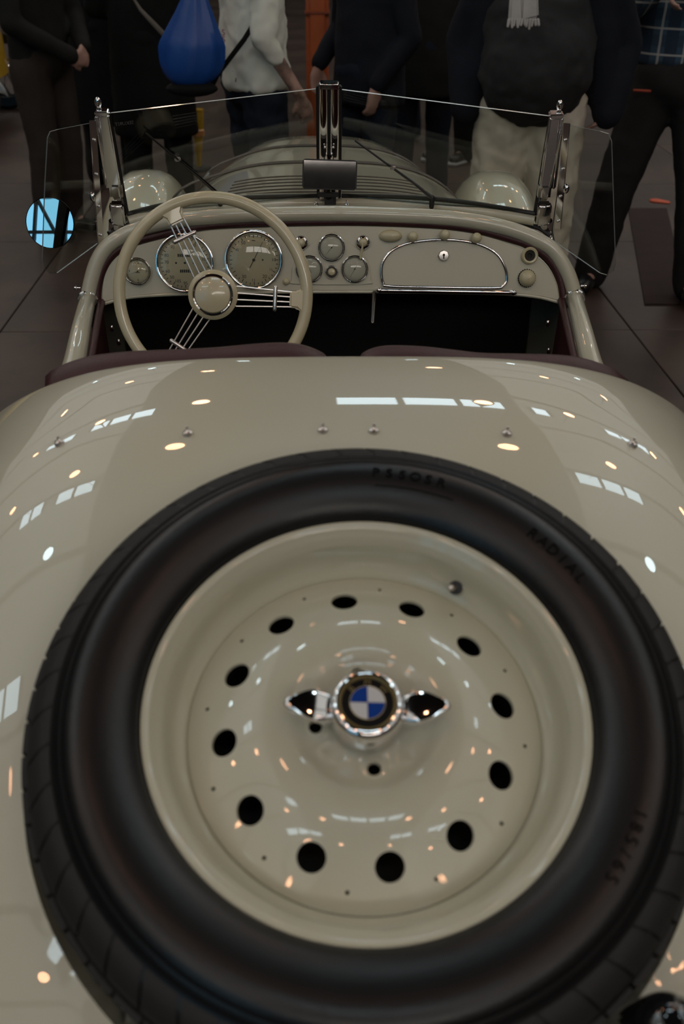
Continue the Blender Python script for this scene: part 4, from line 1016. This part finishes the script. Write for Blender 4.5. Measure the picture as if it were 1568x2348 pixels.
# plaid shirt on the right
def plaid():
    m, t, b = nt('blue_plaid'); N = t.nodes.new; L = t.links.new
    tc = N('ShaderNodeTexCoord'); sp = N('ShaderNodeSeparateXYZ'); L(tc.outputs['Object'], sp.inputs[0])
    def stripes(sock, per, wd, ph=0):
        a = N('ShaderNodeMath'); a.operation = 'MULTIPLY_ADD'; a.inputs[1].default_value = 1/per; a.inputs[2].default_value = ph; L(sock, a.inputs[0])
        f = N('ShaderNodeMath'); f.operation = 'FRACT'; L(a.outputs[0], f.inputs[0])
        g = N('ShaderNodeMath'); g.operation = 'LESS_THAN'; g.inputs[1].default_value = wd; L(f.outputs[0], g.inputs[0]); return g.outputs[0]
    def mix(fac, c1, c2s, c2=None, k=1.0):
        x = N('ShaderNodeMix'); x.data_type = 'RGBA'; q = N('ShaderNodeMath'); q.operation = 'MULTIPLY'; q.inputs[1].default_value = k; L(fac, q.inputs[0]); L(q.outputs[0], x.inputs[0])
        if isinstance(c1, tuple): x.inputs[6].default_value = (*c1, 1)
        else: L(c1, x.inputs[6])
        x.inputs[7].default_value = (*c2s, 1); return x.outputs[2]
    c = mix(stripes(sp.outputs[0], .10, .5), (.035, .075, .115), (.010, .022, .045), k=.85)
    c = mix(stripes(sp.outputs[2], .11, .45, .2), c, (.012, .03, .055), k=.6)
    c = mix(stripes(sp.outputs[0], .10, .09, .25), c, (.42, .42, .40), k=.7)
    c = mix(stripes(sp.outputs[2], .11, .08, .55), c, (.42, .42, .40), k=.8)
    L(c, b.inputs['Base Color']); b.inputs['Roughness'].default_value = .85; return m
p7, T7, m7, k7 = person((1.72, 5.08), 250, 'person in blue plaid shirt and charcoal trousers standing wide at far right', 'shirt', plaid(), dk, shb, 1.86, 1.15, hem=1.04, legw=1.28, disp=.016,
       legL=((-.10, 0, .92), (-.17, .05, .50), (-.22, .06, .09)), legR=((.10, 0, .92), (.20, .05, .50), (.26, .02, .09)),
       armL=((-.22, 0, 1.42), (-.28, .08, 1.22), (-.08, .30, 1.42)), armR=((.22, 0, 1.42), (.28, .08, 1.22), (.08, .30, 1.42)))
MB().cap(at(1454, 207, 4.93), at(1490, 209, 4.93), .006, .006, 8).build('pocket_trim', mat('orange_trim', (.35, .05, .02), .6), p7)
person((.84, 9.1), 160, 'person in dark jeans in the far gap behind the windscreen', 'jacket', nv, jean, shb, 1.78, 1.0, hem=.85)
#==BACK==
OR = mat('orange_paint', (.42, .09, .02), .4, coat=.4, noise_s=3, noise_a=.25)
oc = root('orange_column', (.03, 7.5, 0), 'orange metal column with a clamp band behind the car', 'column')
MB().box((.03, 7.5, 1.1), .155, .155, 2.2).build('column_shaft', OR, oc, bevel=.03, bseg=4)
MB().box((.03, 7.5, 1.13), .17, .17, .02).build('clamp_band', mat('orange_band', (.25, .05, .015), .5), oc, bevel=.006)
MB().box((.03, 7.5, .015), .32, .32, .03).build('base_plate', mat('dark_plate', (.03, .03, .03), .5), oc, bevel=.004)
gp = root('grey_post', (-.20, 7.45, 0), 'slim grey steel post beside the orange column', 'post')
MB().tube([(-.20, 7.45, .02), (-.20, 7.45, 2.2)], .022, 12).build('post_shaft', mat('grey_steel', (.07, .065, .06), .4, metal=.3), gp)
MB().rev([(.001, .03), (.03, .025), (.035, 0)], 24, Matrix.Translation((-.20, 7.45, 0))).build('base_plate', mat('dark_base', (.03, .03, .03), .5), gp)
YEL = mat('yellow_gloss', (.55, .33, .01), .3, coat=.6)
for (px, pt, Y, wd, lab) in ((300, 212, 9.0, .052, 'leftmost'), (455, 250, 7.95, .045, 'second')):
    tp_, bp_ = at(px-6 if px == 300 else px-3, pt, Y), at(px+10 if px == 300 else px+2, 320 if px == 300 else 390, Y); bp_.z = 0
    r = root('barrier_post', (bp_.x, bp_.y, 0), 'short glossy yellow barrier post, %s' % ('the taller one further left' if px == 300 else 'the one nearer the blue bag'), 'barrier post')
    MB().tube([bp_+V((0, 0, .02)), bp_.lerp(tp_, .3), tp_.lerp(bp_, .25), tp_], [wd*.40, wd*.55, wd, wd*1.1], 14).build('post_shaft', YEL, r)
    MB().rev([(wd*1.12, -.02), (wd*1.12, .02), (wd*.8, .035), (.001, .04)], 16, Matrix.Translation(tp_.lerp(bp_, .38))).build('reflector_cap', mat('orange_reflector', (.6, .25, .06), .15, coat=1), r)
    MB().rev([(.001, .03), (.09, .025), (.10, 0)], 20, Matrix.Translation((bp_.x, bp_.y, 0))).build('post_foot', M['tread'], r)
# yellow car at the far left edge
yc = root('yellow_car', (-4.35, 10.0, 0), 'yellow vintage car with chrome spoked wheels, cut by the left edge', 'car')
def L2(o): return V((-4.35+o[0], 10.0+o[1], o[2]))
yv = []; 
for i in range(21):
    f = i/20; y = -.75+1.5*f
    for j in range(17):
        t = -PI/2+PI*j/16; n = 4
        yv.append(L2((1.5*math.copysign(abs(math.sin(t))**(2/n), math.sin(t))*(1-.12*abs(2*f-1)**3), y, .38+.75*abs(math.cos(t))**(2/n)*(1-.35*abs(2*f-1)**4))))
MB().add(yv, [(i*17+j, i*17+j+1, (i+1)*17+j+1, (i+1)*17+j) for i in range(20) for j in range(16)]+[tuple(range(17)), tuple(20*17+j for j in range(17))]).build('body_shell', YEL, yc, angle=60)
for x in (-1.1, 1.33):
    for y in (-.8, .72):
        mxw = frame(L2((x, y, .36)), (0, -1 if y < 0 else 1, 0), (0, 0, 1))
        wl = MB().rev([(.25, .04), (.27, .06), (.33, .06), (.358, .04), (.358, -.04), (.33, -.06), (.25, -.05)], 40, mxw, closed=True).build('wheel', M['rubber'], yc)
        MB().rev([(.25, .045), (.262, .055), (.24, .05), (.235, .03)], 40, mxw).build('wheel_trim', M['chrome'], wl)
        sk = MB()
        for q_ in range(12): sk.tube([mxw @ V((.05*math.cos(q_*PI/6), .05*math.sin(q_*PI/6), .045)), mxw @ V((.24*math.cos(q_*PI/6+.12), .24*math.sin(q_*PI/6+.12), .03))], .008, 6)
        sk.rev([(.06, .02), (.06, .05), (.03, .07), (.001, .075)], 16, mxw); sk.build('wheel_spokes', M['chrome'], wl)
    fender(0, -.45, .45, .80, .10).build('mudguard', M['black'], yc, angle=70)
    mg = bpy.data.objects[[o.name for o in yc.children if o.name.startswith('mudguard')][-1]]
    for v in mg.data.vertices: a_, b_ = v.co.x, v.co.y; v.co.x = -4.35+x+b_; v.co.y = 10.0-.82+a_*1.1
def fl_pt(px, py):
    d = ray(px, py); return CAM+d*(-CAM.z/d.z)
mp = [fl_pt(*q) for q in ((1440, 480), (1528, 480), (1556, 600), (1556, 700), (1478, 700))]
mo = MB().slab([p+V((0, 0, .001)) for p in mp], (0, 0, 1), .008).build('floor_mat', mat('dark_red_carpet', (.024, .011, .010), .95, noise_s=8, noise_a=.3), None, smooth=False)
tag(mo, 'dark red carpet piece on the floor between the legs at right', 'carpet')
mk_ = mat('orange_sticker', (.55, .10, .04), .6)
e = at(1513, 462, 7.6); z_ = CAM.z/(CAM.z-e.z); fpt = CAM+(e-CAM)*z_
o = MB().cap(fpt+V((-.03, 0, .012)), fpt+V((.03, -.04, .012)), .045, .03, 10)
o = o.build('paper_scrap', mk_, None)
for v in o.data.vertices: v.co.z = .001+max(0, v.co.z)*.3
tag(o, 'crumpled orange scrap lying on the floor at right', 'litter')
